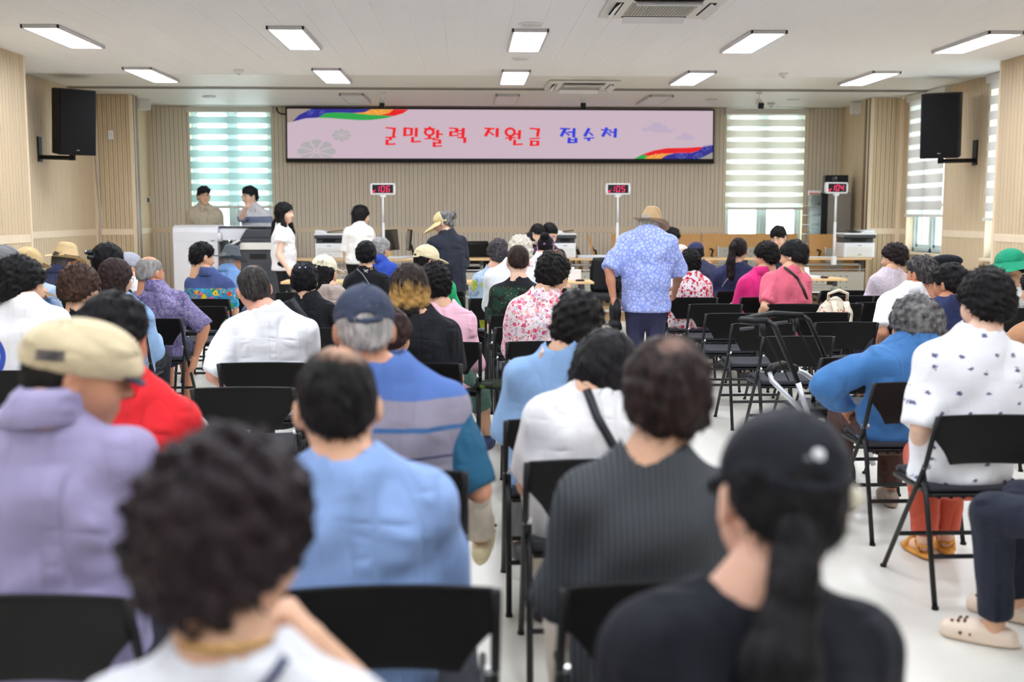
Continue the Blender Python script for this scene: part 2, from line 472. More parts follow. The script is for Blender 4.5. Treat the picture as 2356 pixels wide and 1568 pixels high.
# ---------------------------------------------------------------- cassette air conditioners
def cassette(label, x, y):
    r = empty('ceiling_air_conditioner', (x, y, CZ), 0, label, 'air conditioner')
    MB().b2((-.475, -.475, -.03), (.475, .475, 0)).build('panel', M_WHITE2, r, bevel=.012)
    g = MB()
    for k in range(19): g.b2((-.26 + k * .028, -.27, -.042), (-.248 + k * .028, .27, -.03))
    g.b2((-.28, -.28, -.036), (.28, .28, -.03)); g.build('intake_grille', M_GREY, r)
    for k in range(4):
        m = Matrix.Rotation(k * PI / 2, 4, 'Z')
        s = MB().box((0, 0, 0), (.56, .06, .006)); q = s.build('outlet_slot', M_DARKGAP, r); q.matrix_local = m @ Matrix.Translation((0, .38, -.031))
        s = MB().box((0, 0, 0), (.54, .075, .008)); q = s.build('flap', M_WHITE, r, bevel=.003); q.matrix_local = m @ Matrix.Translation((0, .395, -.055)) @ Matrix.Rotation(-.7, 4, 'X')
    return r
p = pZ(1500, 35, CZ); cassette('white cassette air conditioner at the top edge of the picture', p[0], p[1] - .47)
p = pZ(1338, 194, CZ); cassette('white cassette air conditioner above the middle of the screen', p[0], p[1])
def disc(label, px, py, r, kind):
    p = pZ(px, py, CZ); o = empty(kind, p, 0, label, kind.split('_')[-1])
    if kind == 'smoke_detector':
        MB().lathe([(r, 0), (r, -.02), (r * .85, -.03), (r * .8, -.045), (r * .3, -.05)], 24).build('housing', M_WHITE, o, smooth=True)
        MB().lathe([(r * .3, -.05), (r * .28, -.058), (.003, -.06)], 16).build('sensor', M_GREY, o)
    else:
        MB().lathe([(r, 0), (r, -.012), (r * .85, -.014), (r * .83, -.004), (.003, -.004)], 28).build('rim', M_WHITE, o)
        MB().lathe([(r * .8, -.005), (r * .7, -.012), (.003, -.014)], 28).build('grille', flat('speaker_mesh', (206, 208, 206), .6), o)
disc('round smoke detector left of the front light row', 549, 160, .06, 'smoke_detector')
disc('round smoke detector between the two right ceiling panels', 1803, 168, .06, 'smoke_detector')
disc('round smoke detector beside the right ceiling camera', 1774, 238, .06, 'smoke_detector')
disc('round ceiling speaker over the left window', 481, 222, .1, 'ceiling_speaker')
disc('round ceiling speaker between the middle lit panels', 1197, 134, .1, 'ceiling_speaker')
disc('round ceiling speaker half hidden by the middle front panel', 1222, 55, .12, 'ceiling_speaker')
disc('round ceiling speaker left of the right ceiling camera', 1637, 229, .1, 'ceiling_speaker')
disc('round ceiling speaker right of the right ceiling camera', 1826, 229, .1, 'ceiling_speaker')
for px, nm in ((880, 'above the left end of the screen'), (1340, 'above the middle of the screen'), (1747, 'above the beige window blind')):
    p = pZ(px, 214, CZ); r = empty('security_camera', p, 0, 'white box security camera ' + nm, 'camera')
    MB().lathe([(.045, 0), (.045, -.012), (.012, -.02)], 16).build('mount', M_WHITE, r)
    MB().tube([(0, 0, -.015), (0, 0, -.1)], .01).build('arm', M_WHITE, r)
    b = MB().box((0, -.03, -.15), (.075, .19, .075), Matrix.Rotation(.45, 3, 'X')).build('body', M_WHITE, r, bevel=.006)
    MB().box((0, -.118, -.192), (.078, .05, .08), Matrix.Rotation(.45, 3, 'X')).build('lens_hood', M_BLACK, r, bevel=.008)
# ================================================================ THE LONG LED SCREEN
SY = 18.60
scr = empty('led_screen', (pY(1150, 310, SY)[0], SY, pY(1150, 310, SY)[2]), 0, 'long pink LED banner screen with red and blue Korean lettering', 'screen')
_so = Vector(scr.location)
def sp(x, y, e=0.0):
    p = pY(x, y, SY); return Vector((p[0], SY + e, p[2])) - _so
m = MB()
for q in ([(657, 246.5), (1643.5, 252), (1641, 255), (659.5, 250)], [(658.5, 364), (1641, 365.5), (1642, 376), (658.5, 373)],
          [(657, 246.5), (660.5, 246.5), (661.5, 373), (658.5, 373)], [(1640.5, 252), (1643.5, 252), (1642, 376), (1639.5, 376)]):
    m.prism(q, -.03, .08, lambda u, v, d: sp(u, v, d))
m.build('frame', M_BLACK, scr)
def sem(name, c): return emis(name, c, SCREEN_STRENGTH)
def spoly(name, polys, c, e=-.001):
    m = MB()
    for q in polys:
        m.add([sp(u, v, e) for u, v in q], [tuple(range(len(q)))])
    return m.build(name, sem('screen_' + name, c), scr)
spoly('display', [[(659, 249.5), (1642, 254), (1641, 366.5), (660, 365)]], (203, 181, 194), .002)
spoly('corner_print', [[(70/7.853+650, 119/7.853+235), (716.2, 250.3), (671.6, 280.2), (659.6, 282.8)]], (160, 146, 136), .0)
Z2 = lambda L: [(x / 7.853 + 650, y / 7.853 + 235) for x, y in L]
Z5 = lambda L: [(x / 10.709 + 1440, y / 10.709 + 260) for x, y in L]
spoly('blue_ribbon', [Z2([(520, 120), (1600, 127), (1480, 180), (1280, 195), (1000, 185), (800, 195), (630, 280), (420, 290), (170, 355), (300, 230)])], (52, 50, 146))
spoly('blue_ribbon', [Z5([(860, 1130), (1000, 1040), (1200, 990), (1600, 980), (1780, 930), (1920, 828), (2145, 785), (2145, 960), (1810, 1130)])], (52, 50, 146))
spoly('green_ribbon', [Z2([(630, 280), (780, 200), (920, 185), (1250, 195), (1600, 228), (2020, 248), (1850, 290), (1600, 322), (1400, 325), (1100, 305), (850, 285)])], (48, 166, 78), -.0012)
spoly('green_ribbon', [Z5([(195, 1130), (410, 1015), (550, 1055), (445, 1130)])], (48, 166, 78), -.0012)
spoly('orange_ribbon', [Z2([(1600, 127), (2010, 130), (1920, 200), (1750, 235), (1550, 225), (1280, 195), (1480, 180)])], (236, 156, 62), -.0014)
spoly('orange_ribbon', [Z5([(445, 1130), (550, 1055), (800, 1005), (1150, 995), (1000, 1040), (860, 1130)])], (236, 156, 62), -.0014)
spoly('red_ribbon', [Z2([(2010, 130), (2275, 133), (2180, 200), (2020, 248), (1750, 235), (1920, 200)])], (230, 36, 42), -.0016)
spoly('red_ribbon', [Z5([(410, 1015), (700, 920), (1000, 865), (1500, 855), (1920, 828), (1780, 930), (1550, 985), (1200, 990), (800, 1005), (550, 1055)])], (230, 36, 42), -.0016)
spoly('grey_corner', [Z5([(1810, 1130), (2145, 960), (2140, 1130)])], (158, 152, 142), -.001)
def ell(cx, cy, rx, ry, n=18, a0=0, rot=0):
    out = []
    for k in range(n):
        a = 2 * PI * k / n + a0; x, y = rx * math.cos(a), ry * math.sin(a)
        out.append((cx + x * math.cos(rot) - y * math.sin(rot), cy + x * math.sin(rot) + y * math.cos(rot)))
    return out
def flower(cx, cy, rx, ry, ymax=400):
    P = []
    for k in range(8):
        a = k * PI / 4; w = PI / 8 - .06; pts = [(cx + .12 * rx * math.cos(a), cy + .12 * ry * math.sin(a))]
        for j in range(7):
            b = a + w * (j / 3 - 1); r = .97 - .12 * abs(j / 3 - 1) ** 2
            pts.append((cx + rx * r * math.cos(b), cy + ry * r * math.sin(b)))
        pts = [(x, min(y, ymax)) for x, y in pts]
        P.append(pts)
    P.append([(x, min(y, ymax)) for x, y in ell(cx, cy, rx * .06, ry * .06, 10)])
    return P
spoly('flower_print', flower(728, 348, 46, 29, 362.5) + flower(785.6, 311, 23, 14.5), (176, 172, 174))
spoly('cloud_print', [ell(1511, 288, 13, 7), ell(1525, 294, 11, 6), ell(1500, 296, 14, 6), ell(1484, 298, 7, 4.5), ell(1520, 300, 24, 4.5), Z5([(950, 440), (1100, 410), (1270, 378), (1120, 470), (960, 485)]),
                      ell(1577, 312, 9, 5.5), ell(1588, 315, 8, 4.5), ell(1566, 317, 10, 4), ell(1580, 319, 16, 3), Z5([(1500, 640), (1760, 600), (1650, 655), (1520, 660)])], (190, 172, 194))
def rings(cs, r, w): 
    P = []
    for cx, cy in cs:
        for k in range(16):
            a, b = 2 * PI * k / 16, 2 * PI * (k + 1) / 16
            P.append([(cx + (r + w) * math.cos(a), cy + .9 * (r + w) * math.sin(a)), (cx + (r + w) * math.cos(b), cy + .9 * (r + w) * math.sin(b)), (cx + r * math.cos(b), cy + .9 * r * math.sin(b)), (cx + r * math.cos(a), cy + .9 * r * math.sin(a))])
    return P
spoly('ring_print', rings([(717, 256.5), (713, 260), (743, 258), (740, 261)], 4.2, .8) + rings([(1562, 356), (1574, 356), (1568, 359), (1609, 358), (1603, 361), (1622, 341), (1630, 337)], 6, .9), (110, 122, 190), -.002)
spoly('blossom_print', [ell(x, y, 1.6, 1.1, 8) for x, y in ((862, 255), (866, 257.5), (875, 256), (880, 254), (845, 259), (850, 261), (884, 260), (870, 262), (878, 261), (1500, 358), (1508, 355), (1516, 358), (1524, 354), (1497, 362), (1512, 361))], (250, 208, 128), -.002)
A = lambda L: [(x / 8.124 + 870, y / 8.124 + 275) for x, y in L]
B = lambda L: [(x / 8.124 + 1140, y / 8.124 + 275) for x, y in L]
def ring(fn, cx, cy, rx, ry, ix, iy, n=28):
    P = []
    for k in range(n):
        a, b = 2 * PI * k / n, 2 * PI * (k + 1) / n
        P.append(fn([(cx + rx * math.cos(a), cy + ry * math.sin(a)), (cx + rx * math.cos(b), cy + ry * math.sin(b)), (cx + ix * math.cos(b), cy + iy * math.sin(b)), (cx + ix * math.cos(a), cy + iy * math.sin(a))]))
    return P
RED = [A(q) for q in (
    [(140, 137), (335, 152), (312, 322), (258, 318), (275, 180), (137, 163)], [(130, 322), (335, 315), (335, 340), (130, 347)], [(200, 343), (262, 343), (258, 388), (200, 383)], [(137, 370), (200, 372), (197, 445), (327, 440), (327, 470), (135, 478)],
    [(473, 143), (530, 146), (527, 308), (467, 312)], [(473, 143), (655, 155), (655, 182), (473, 175)], [(598, 155), (655, 158), (645, 298), (595, 298)], [(467, 285), (648, 272), (648, 298), (467, 312)],
    [(687, 150), (745, 152), (737, 325), (680, 322)], [(618, 322), (675, 324), (670, 400), (803, 392), (803, 422), (612, 432)],
    [(938, 130), (995, 130), (995, 165), (938, 165)], [(855, 155), (1068, 160), (1068, 187), (855, 182)], [(930, 295), (992, 295), (992, 345), (930, 345)], [(865, 345), (1070, 338), (1070, 362), (865, 370)],
    [(1085, 190), (1145, 190), (1137, 360), (1077, 357)], [(1138, 258), (1215, 262), (1212, 290), (1138, 286)],
    [(1015, 362), (1183, 375), (1183, 400), (1015, 388)], [(1125, 372), (1183, 375), (1180, 455), (1120, 450)], [(1018, 415), (1182, 430), (1182, 455), (1018, 442)], [(1020, 420), (1078, 424), (1075, 510), (1017, 513)], [(1017, 487), (1197, 478), (1195, 505), (1017, 513)],
    [(1325, 145), (1500, 157), (1500, 183), (1325, 172)], [(1435, 155), (1500, 157), (1497, 240), (1435, 238)], [(1330, 212), (1497, 222), (1497, 247), (1330, 240)], [(1330, 212), (1388, 215), (1385, 312), (1325, 316)], [(1325, 290), (1510, 283), (1510, 308), (1325, 316)],
    [(1562, 155), (1625, 157), (1612, 330), (1552, 328)], [(1490, 190), (1565, 193), (1565, 218), (1490, 215)], [(1475, 250), (1560, 253), (1560, 278), (1475, 275)], [(1480, 320), (1653, 335), (1647, 437), (1587, 435), (1592, 355), (1480, 347)],
    [(1985, 147), (2175, 157), (2175, 187), (1985, 177)], [(2045, 175), (2110, 178), (2030, 323), (1975, 303)], [(2070, 240), (2095, 220), (2178, 283), (2150, 305)], [(2197, 157), (2260, 160), (2250, 330), (2190, 328)])]
RED += ring(A, 957, 235, 105, 76, 52, 42) + ring(B, 275, 235, 107, 90, 55, 50)
RED += [B(q) for q in ([(182, 333), (385, 325), (385, 350), (182, 358)], [(248, 310), (312, 310), (306, 395), (250, 395)], [(375, 255), (425, 255), (425, 285), (375, 285)], [(423, 195), (482, 197), (470, 370), (412, 367)], [(330, 373), (388, 376), (383, 450), (513, 443), (513, 473), (325, 482)],
    [(640, 150), (838, 163), (812, 322), (755, 320), (772, 190), (640, 180)], [(633, 345), (835, 335), (835, 360), (633, 370)], [(645, 385), (700, 388), (697, 493), (640, 495)], [(765, 390), (822, 393), (817, 490), (762, 488)], [(645, 385), (822, 393), (820, 418), (645, 412)], [(640, 468), (817, 460), (817, 488), (640, 495)])]
BLUE = [B(q) for q in ([(1207, 152), (1397, 160), (1397, 188), (1207, 180)], [(1265, 178), (1335, 182), (1252, 325), (1197, 305)], [(1290, 240), (1315, 222), (1397, 290), (1370, 308)], [(1350, 218), (1440, 222), (1440, 250), (1350, 246)], [(1443, 157), (1500, 160), (1490, 340), (1430, 330)],
    [(1350, 330), (1408, 333), (1405, 440), (1343, 445)], [(1475, 338), (1535, 342), (1530, 437), (1470, 437)], [(1350, 360), (1530, 370), (1530, 390), (1350, 388)], [(1343, 415), (1530, 412), (1530, 437), (1343, 445)],
    [(1722, 152), (1780, 170), (1692, 325), (1637, 303)], [(1740, 250), (1765, 230), (1837, 290), (1812, 310)], [(1645, 338), (1850, 330), (1850, 352), (1645, 362)], [(1712, 356), (1775, 353), (1770, 400), (1710, 398)],
    [(2045, 145), (2103, 147), (2100, 185), (2045, 182)], [(1970, 177), (2170, 185), (2170, 210), (1970, 202)], [(2030, 205), (2095, 208), (2027, 328), (1972, 308)], [(2065, 245), (2090, 230), (2170, 292), (2145, 312)], [(2125, 218), (2215, 222), (2215, 250), (2125, 246)], [(2218, 160), (2275, 163), (2263, 338), (2203, 335)])]
def letters(polys, c, nm):
    L = []
    for q in sorted(polys, key=lambda q: min(x for x, y in q)):
        a, b = min(x for x, y in q), max(x for x, y in q)
        if L and a < L[-1][1] + 4: L[-1][0].append(q); L[-1][1] = max(L[-1][1], b)
        else: L.append([[q], b])
    for q, _ in L:
        o = spoly('letter', q, c, -.003); o['label'] = nm
letters(RED, (236, 38, 46), 'red Korean letter'); letters(BLUE, (52, 66, 214), 'blue Korean letter')
m = MB().tube([sp(636, 247), sp(638, 256), sp(646, 262), sp(659, 262.5)], .012)
m.build('power_cable', M_BLACK, scr)

# ================================================================ WALL LOUDSPEAKERS
def wall_speaker(label, c, yaw, wall_x):
    r = empty('wall_loudspeaker', (c[0], c[1], c[2] - .42), 0, label, 'loudspeaker')
    R_ = Matrix.Rotation(yaw, 4, 'Z') @ Matrix.Rotation(math.radians(7), 4, 'X')
    poly = [(-.235, -.2), (.235, -.2), (.235, .06), (.14, .22), (-.14, .22), (-.235, .06)]
    cab = MB().prism(poly, 0, .82, lambda u, v, d: (u, v, d)).build('cabinet', M_BLACK, r, bevel=.012); cab.matrix_local = R_
    g = MB().b2((-.222, -.212, .012), (.222, -.2, .808)).build('grille', flat('speaker_grille', (13, 13, 15), .75, 0, .2, var=.15, nscale=300), r, bevel=.006); g.matrix_local = R_
    b = MB().b2((-.02, -.2165, .06), (.02, -.212, .068)).build('badge', M_ALU, r); b.matrix_local = R_
    dx = wall_x - c[0]; s = 1 if dx > 0 else -1
    MB().b2((dx - s * .02, -.06, -.1), (dx, .06, .22)).build('wall_plate', M_BLACK, r)
    MB().tube([(dx - s * .02, 0, -.04), (.04 * s, 0, -.05), (0, 0, -.04)], .028).build('bracket_arm', M_BLACK, r)
    MB().tube([(0, 0, -.08), (0, 0, .03)], .04).build('bracket_socket', M_BLACK, r)
    return r
p = pX(163, 278, -5.08); wall_speaker('big black loudspeaker hung high on the left wall', p, math.radians(38), -5.5)
p = pX(2168, 286, 6.16); wall_speaker('big black loudspeaker hung high on the right wall', p, math.radians(-30), 6.62)
SPKL = pX(163, 278, -5.08)
o = MB().tube([pY(213, 205, 16.7), pY(215, 300, 16.82), pY(224, 400, 16.84), pY(233, 500, 16.84), pY(231, 600, 16.84)], .014).build('wall_cable', flat('grey_cable', (196, 188, 180), .5)); tag(o, 'grey cable running down the left wall beside the loudspeaker', 'cable')
p = pY(255, 310, 16.84)
r = empty('wall_switch_plate', p, 0, 'white blank switch plate on the left slatted pilaster', 'switch plate')
MB().b2((-.04, -.012, -.065), (.04, 0, .065)).build('plate', M_WHITE, r, bevel=.004); MB().b2((-.016, -.016, -.03), (.016, -.012, .03)).build('rocker', M_WHITE2, r, bevel=.002)
p = pY(338, 460, 18.2)
r = empty('wall_panel_box', (p[0] + .03, p[1], p[2]), 0, 'small outlined control plate on the left window pier', 'control plate')
MB().b2((-.03, -.02, -.05), (.03, 0, .05)).build('plate', M_WHITE2, r, bevel=.004); MB().b2((-.02, -.024, -.035), (.02, -.02, .035)).build('screen', M_DGREY, r)
for px, py, yy, nm in ((329, 239, 17.6, 'left'), (1973, 249, 17.6, 'right')):
    p = pY(px, py, yy); r = empty('small_wall_speaker', p, .5 if nm == 'left' else -.5, 'small white box speaker under the ceiling, %s pier' % nm, 'speaker')
    MB().b2((-.1, -.09, -.09), (.1, .09, .09)).build('body', M_WHITE, r, bevel=.01); MB().b2((-.085, -.096, -.075), (.085, -.09, .075)).build('grille', M_WHITE2, r)
    MB().tube([(0, 0, .09), (0, .03, .24)], .008).build('bracket', M_GREY, r)

# ================================================================ TABLES
M_PERF = flat('grey_modesty_panel', (178, 176, 164), .5, .1, var=.03)
def train_table(label, x0, x1, y, z=0.0, h=.72, depth=.5, panel=True, group=None):
    """folding training table: laminate top, steel frame, perforated modesty panel towards the hall"""
    cx = (x0 + x1) / 2; w = (x1 - x0) / 2
    r = empty('training_table', (cx, y, z), 0, label, 'table', group)
    MB().b2((-w, 0, h - .028), (w, depth, h)).build('table_top', M_TABLE, r, bevel=.004)
    for s in (-1, 1):
        x = s * (w - .14)
        MB().tube([(x, .12, h - .03), (x, .2, .09)], .028).build('leg', M_GREY, r)
        MB().tube([(x, .02, .06), (x, depth - .02, .06)], .026).build('foot', M_GREY, r)
        for yy in (.03, depth - .03): MB().tube([(x - .012, yy, .03), (x + .012, yy, .03)], .03, 12).build('caster', M_BLACK, r)
        MB().b2((x - .03, .05, h - .1), (x + .03, .3, h - .028)).build('hinge_bracket', M_DGREY, r, bevel=.006)
    MB().tube([(-w + .14, .08, h - .1), (w - .14, .08, h - .1)], .02).build('beam', M_GREY, r)
    MB().tube([(-w + .1, .0, h - .16), (-w + .06, .04, h - .16), (-w + .06, .1, h - .12)] , .008).build('rack_end', M_ALU, r)
    MB().tube([(-w + .1, .0, h - .17), (w - .1, .0, h - .17)], .008).build('shelf_rail', M_ALU, r)
    if panel:
        MB().b2((-w + .1, .02, h - .52), (w - .1, .032, h - .2)).build('modesty_panel', M_PERF, r, bevel=.004)
        d = MB()
        n = int((2 * w - .5) / .09)
        for j in range(3):
            for i in range(n): d.cyl((-w + .25 + i * .09, .0185, h - .27 - j * .085), .009, .003, 8, 'y')
        q = d.build('panel_holes', M_DARKGAP, r); tag(q, kind='stuff')
    return r
train_table('service table on the stage holding the left printer', -2.62, -1.4, 16.45, .16)
train_table('service table on the stage under the two monitors', -1.35, .35, 16.45, .16)
train_table('service table on the stage holding the middle printer', .95, 2.65, 16.45, .16)
train_table('service table on the stage behind the hatted man', 2.7, 4.3, 16.45, .16)
train_table('service table on the stage holding the right printer', 4.35, 6.05, 16.45, .16)
xe = pZ(1367, 648, .72); train_table('beech reception table left of the hatted man, white boxes on it', xe[0] - 1.7, xe[0], xe[1], 0, panel=False)
xe2 = pZ(1950, 641, .72); train_table('beech reception table before the salmon and magenta tops', xe2[0] - 2.0, xe2[0], xe2[1], 0, panel=False)
xe3 = pZ(645, 648, .72); train_table('beech reception table beside the standing woman in white', xe3[0], xe3[0] + 1.7, xe3[1], 0, panel=False)
# flipped tables stored along the wall
def flip_table(label, x0, x1, y, tilt, z=.16):
    cx, w = (x0 + x1) / 2, (x1 - x0) / 2
    r = empty('flip_top_table', (cx, y, z), 0, label, 'table')
    R_ = Matrix.Translation((0, 0, .72)) @ Matrix.Rotation(tilt, 4, 'X')
    q = MB().b2((-w, -.02, -.34), (w, .008, .34)).build('table_top', M_FOLD, r, bevel=.004); q.matrix_local = R_
    q = MB().b2((-w + .25, -.04, -.2), (w - .25, -.03, .12)).build('modesty_panel', M_PERF, r, bevel=.004); q.matrix_local = R_
    d = MB()
    for j in range(3):
        for i in range(int((2 * w - .7) / .14)): d.cyl((-w + .36 + i * .14, -.0415, .06 - j * .09), .008, .003, 8, 'y')
    q = d.build('panel_holes', M_DARKGAP, r); tag(q, kind='stuff'); q.matrix_local = R_
    for s in (-1, 1):
        x = s * (w - .2)
        MB().tube([(x, .05, .7), (x, .05, .08)], .028).build('leg', M_GREY, r)
        MB().tube([(x, -.25, .06), (x, .3, .06)], .026).build('foot', M_GREY, r)
        for yy in (-.22, .27): MB().tube([(x - .012, yy, .03), (x + .012, yy, .03)], .03, 12).build('caster', M_BLACK, r)
        q = MB().tube([(x + s * .08, -.03, .1), (x + s * .03, -.05, .08), (x + s * .06, -.05, -.02), (x, -.05, -.05)], .014).build('latch', M_BLACK, r); q.matrix_local = R_
        q = MB().tube([(x - s * .05, -.04, .14), (x - s * .05, -.06, -.06), (x + s * .03, -.06, -.06)], .009).build('fold_strut', M_ALU, r); q.matrix_local = R_
    return r
flip_table('folded table standing upright behind the hatted man', 2.3, 3.74, 17.75, -.10)
flip_table('folded table standing upright below the right window', 3.76, 5.3, 17.75, -.10)
flip_table('folded table standing upright next to the display fridge', 5.32, 6.1, 17.2, -.06)
for k, (x, y) in enumerate(((1.72, 17.35), (2.0, 17.4), )):
    q = flip_table('folded table seen end-on beside the middle printer, %s of two' % ('left' if k == 0 else 'right'), -.5, .5, y, -.3)
    q.location = (x, y + .2, .16); q.rotation_euler = (0, 0, PI / 2 * .93)

# ================================================================ NUMBER DISPLAYS
M_DIG = emis('red_led_digit', (255, 60, 110), 1.3)
SEGS = {'0': 'abcdef', '1': 'bc', '4': 'bcfg', '5': 'acdfg', '6': 'acdefg'}
def seven(mb, ch, x, w, h, e):
    t_ = .0092; sl = .12
    def P(u, v): return (x + u * w + v * h * sl, e, (v - .5) * h)
    S = {'a': [(.0, 1), (1, 1)], 'd': [(0, 0), (1, 0)], 'g': [(0, .5), (1, .5)], 'f': [(0, .53), (0, .97)], 'e': [(0, .03), (0, .47)], 'b': [(1, .53), (1, .97)], 'c': [(1, .03), (1, .47)]}
    for s in SEGS[ch]:
        a, b = S[s]; a, b = Vector(P(*a)), Vector(P(*b)); mb.tube([a, b], t_ * .62, 6)
def number_stand(label, num, px, py, Y, yaw=0, ztab=.88):
    p = pY(px, py, Y); r = empty('queue_number_display', (p[0], Y, ztab), yaw, label, 'number display')
    H = p[2] - ztab
    poly = [(-.17, -.082), (.17, -.082), (.183, -.05), (.186, 0), (.183, .05), (.17, .082), (-.17, .082), (-.183, .05), (-.186, 0), (-.183, -.05)]
    MB().prism(poly, -.03, .03, lambda u, v, d: (u, d, v + H)).build('housing', M_WHITE, r, bevel=.006)
    MB().b2((-.152, -.033, H - .06), (.152, -.03, H + .062)).build('display_window', flat('dark_display', (30, 28, 34), .2), r)
    m = MB()
    x = -.062
    for ch in num:
        if ch == '1': seven(m, ch, x - .04, .044, .08, -.035); x += .036
        else: seven(m, ch, x, .044, .08, -.035); x += .074
    q = m.build('digits', M_DIG, r); q.location = (0, 0, H)
    m = MB().tube([(-.105, -.035, -.012), (-.14, -.035, -.042)], .006, 6).tube([(-.145, -.035, -.02), (-.145, -.035, -.046), (-.115, -.035, -.046)], .006, 6)
    q = m.build('arrow', M_DIG, r); q.location = (0, 0, H)
    MB().prism([(-.05, 0), (.05, 0), (.035, -.04), (-.035, -.04)], -.02, .02, lambda u, v, d: (u, d, v + H - .08)).build('neck', M_WHITE, r, bevel=.005)
    MB().tube([(0, 0, H - .1), (0, 0, .5 * H)], .016, 14).build('upper_pole', M_WHITE, r, smooth=True)
    MB().tube([(0, 0, .52 * H), (0, 0, -.02)], .02, 14).build('lower_pole', M_WHITE, r, smooth=True)
    MB().b2((-.035, -.02, -.1), (.035, .03, .03)).build('clamp', M_WHITE, r, bevel=.005)
    return r
number_stand('queue number display on a white pole, left one, beside the monitors', '106', 881, 434.5, 16.42)
number_stand('queue number display on a white pole, middle one, beside the hatted man', '105', 1421.5, 434.5, 16.42)
number_stand('queue number display on a white pole, right one, before the display fridge', '104', 1924, 432, 16.42, .25)

# ================================================================ OFFICE MACHINES
def printer(label, px0, px1, Y, h, scan=True, z=.88, dark_h=.12, mirror=False):
    x0, x1 = pY(px0, 560, Y)[0], pY(px1, 560, Y)[0]; w = (x1 - x0) / 2
    r = empty('multifunction_printer', ((x0 + x1) / 2, Y, z), 0, label, 'printer')
    b = h * .55
    MB().b2((-w, 0, 0), (w, .4, b)).build('body', M_WHITE, r, bevel=.015)
    MB().b2((-w * .8, -.006, .02), (w * .8, 0, b * .42)).build('paper_tray', M_WHITE2, r, bevel=.004)
    MB().b2((-w * .8, -.006, b * .47), (w * .8, 0, b * .72)).build('front_flap', M_WHITE2, r, bevel=.004)
    MB().b2((-w * .12, -.01, .04), (w * .12, -.005, .06)).build('tray_handle', M_GREY, r)
    MB().b2((-.03, -.004, b * .82), (.03, 0, b * .85)).build('maker_mark', M_DGREY, r)
    MB().b2((-w * .92, .04, b), (w * .92, .38, b + h * .17)).build('output_bay', M_DGREY, r, bevel=.008)
    MB().b2((-w * .45, .03, b + .02), (w * .45, .042, b + h * .13)).build('output_slot', M_DARKGAP, r)
    MB().b2((-w * 1.03, -.02, b + h * .17), (w * 1.03, .4, b + h * .29)).build('scanner_bed', M_DGREY, r, bevel=.012)
    MB().b2((-w * 1.03, -.02, b + h * .29), (w * 1.03, .4, b + h * .36)).build('scanner_lid', M_WHITE, r, bevel=.012)
    s = -1 if mirror else 1
    MB().prism([(-w * .98, 0), (-w * .1, 0), (-w * .35, h * .09), (-w * .98, h * .12)] if not mirror else [(w * .98, 0), (w * .1, 0), (w * .35, h * .09), (w * .98, h * .12)], .03, .36, lambda u, v, d: (u, d, v + b + h * .36)).build('document_feeder', M_WHITE, r, bevel=.008)
    MB().box((s * w * .35, .2, b + h * .43), (w * 1.0, .3, .012), Matrix.Rotation(-.12 * s, 3, 'Y')).build('feeder_tray', M_DGREY, r, bevel=.004)
    return r
printer('white and charcoal printer left of the woman in the white blouse', 724, 789, 16.5, .41)
printer('white and charcoal printer right of the bending staff', 1276, 1325, 16.5, .41)
printer('white and charcoal printer at the far right of the stage', 1942, 2014, 16.5, .41, mirror=True)
# wide-format plotter
M_PLOT = flat('plotter_grey', (226, 227, 233), .4, var=.02)
PY_ = 16.35
x0, x1, x2 = pY(397, 560, PY_)[0], pY(501, 560, PY_)[0], pY(622, 560, PY_)[0]
r = empty('wide_format_plotter', (x0, PY_, .16), 0, 'tall pale grey wide-format plotter at the left of the stage', 'plotter')
w1, w2 = x1 - x0, x2 - x0; Hp = pY(440, 518, PY_)[2] - .16
MB().prism([(0, 0), (.62, 0), (.62, Hp), (.1, Hp), (.03, Hp - .03), (0, Hp - .1)], 0, w1, lambda u, v, d: (d, u, v)).build('cabinet', M_PLOT, r, bevel=.012)
MB().b2((.012, -.006, .03), (w1 - .012, 0, Hp - .24)).build('front_door', M_PLOT, r, bevel=.004)
MB().b2((.012, -.006, Hp - .232), (w1 - .012, 0, Hp - .11)).build('upper_cover', M_PLOT, r, bevel=.004)
MB().b2((.03, -.016, Hp - .33), (.042, -.004, Hp - .27)).build('door_handle', M_WHITE, r)
MB().b2((w1 - .1, -.008, Hp - .226), (w1 - .04, -.004, Hp - .216)).build('maker_mark', M_DGREY, r)
MB().prism([(.1, Hp - .22), (.14, Hp - .03), (.2, Hp - .01), (.6, Hp - .01), (.6, Hp - .22)], w1, w2 + .12, lambda u, v, d: (d, u, v)).build('print_bridge', M_PLOT, r, bevel=.01)
MB().b2((w1, .12, Hp - .04), (w2 + .12, .14, Hp - .015)).build('bridge_seam', M_DGREY, r)
MB().cyl((w1 + .025, .05, Hp - .17), .07, .05, 20, 'x').build('roll_end', M_WHITE, r, bevel=.006)
MB().b2((w1, .14, .05), (w1 + .04, .55, Hp - .2)).build('inner_side', flat('dark_green_side', (44, 62, 58), .5), r)
MB().tube([(w1 + .06, .3, .5), (w2 + .05, .3, .5)], .05, 16).build('paper_roll', M_WHITE, r)
MB().b2((w1, .35, 0), (w2 + .12, .58, .9)).build('rear_leg_panel', flat('dark_green_panel', (60, 76, 72), .5), r, bevel=.01)
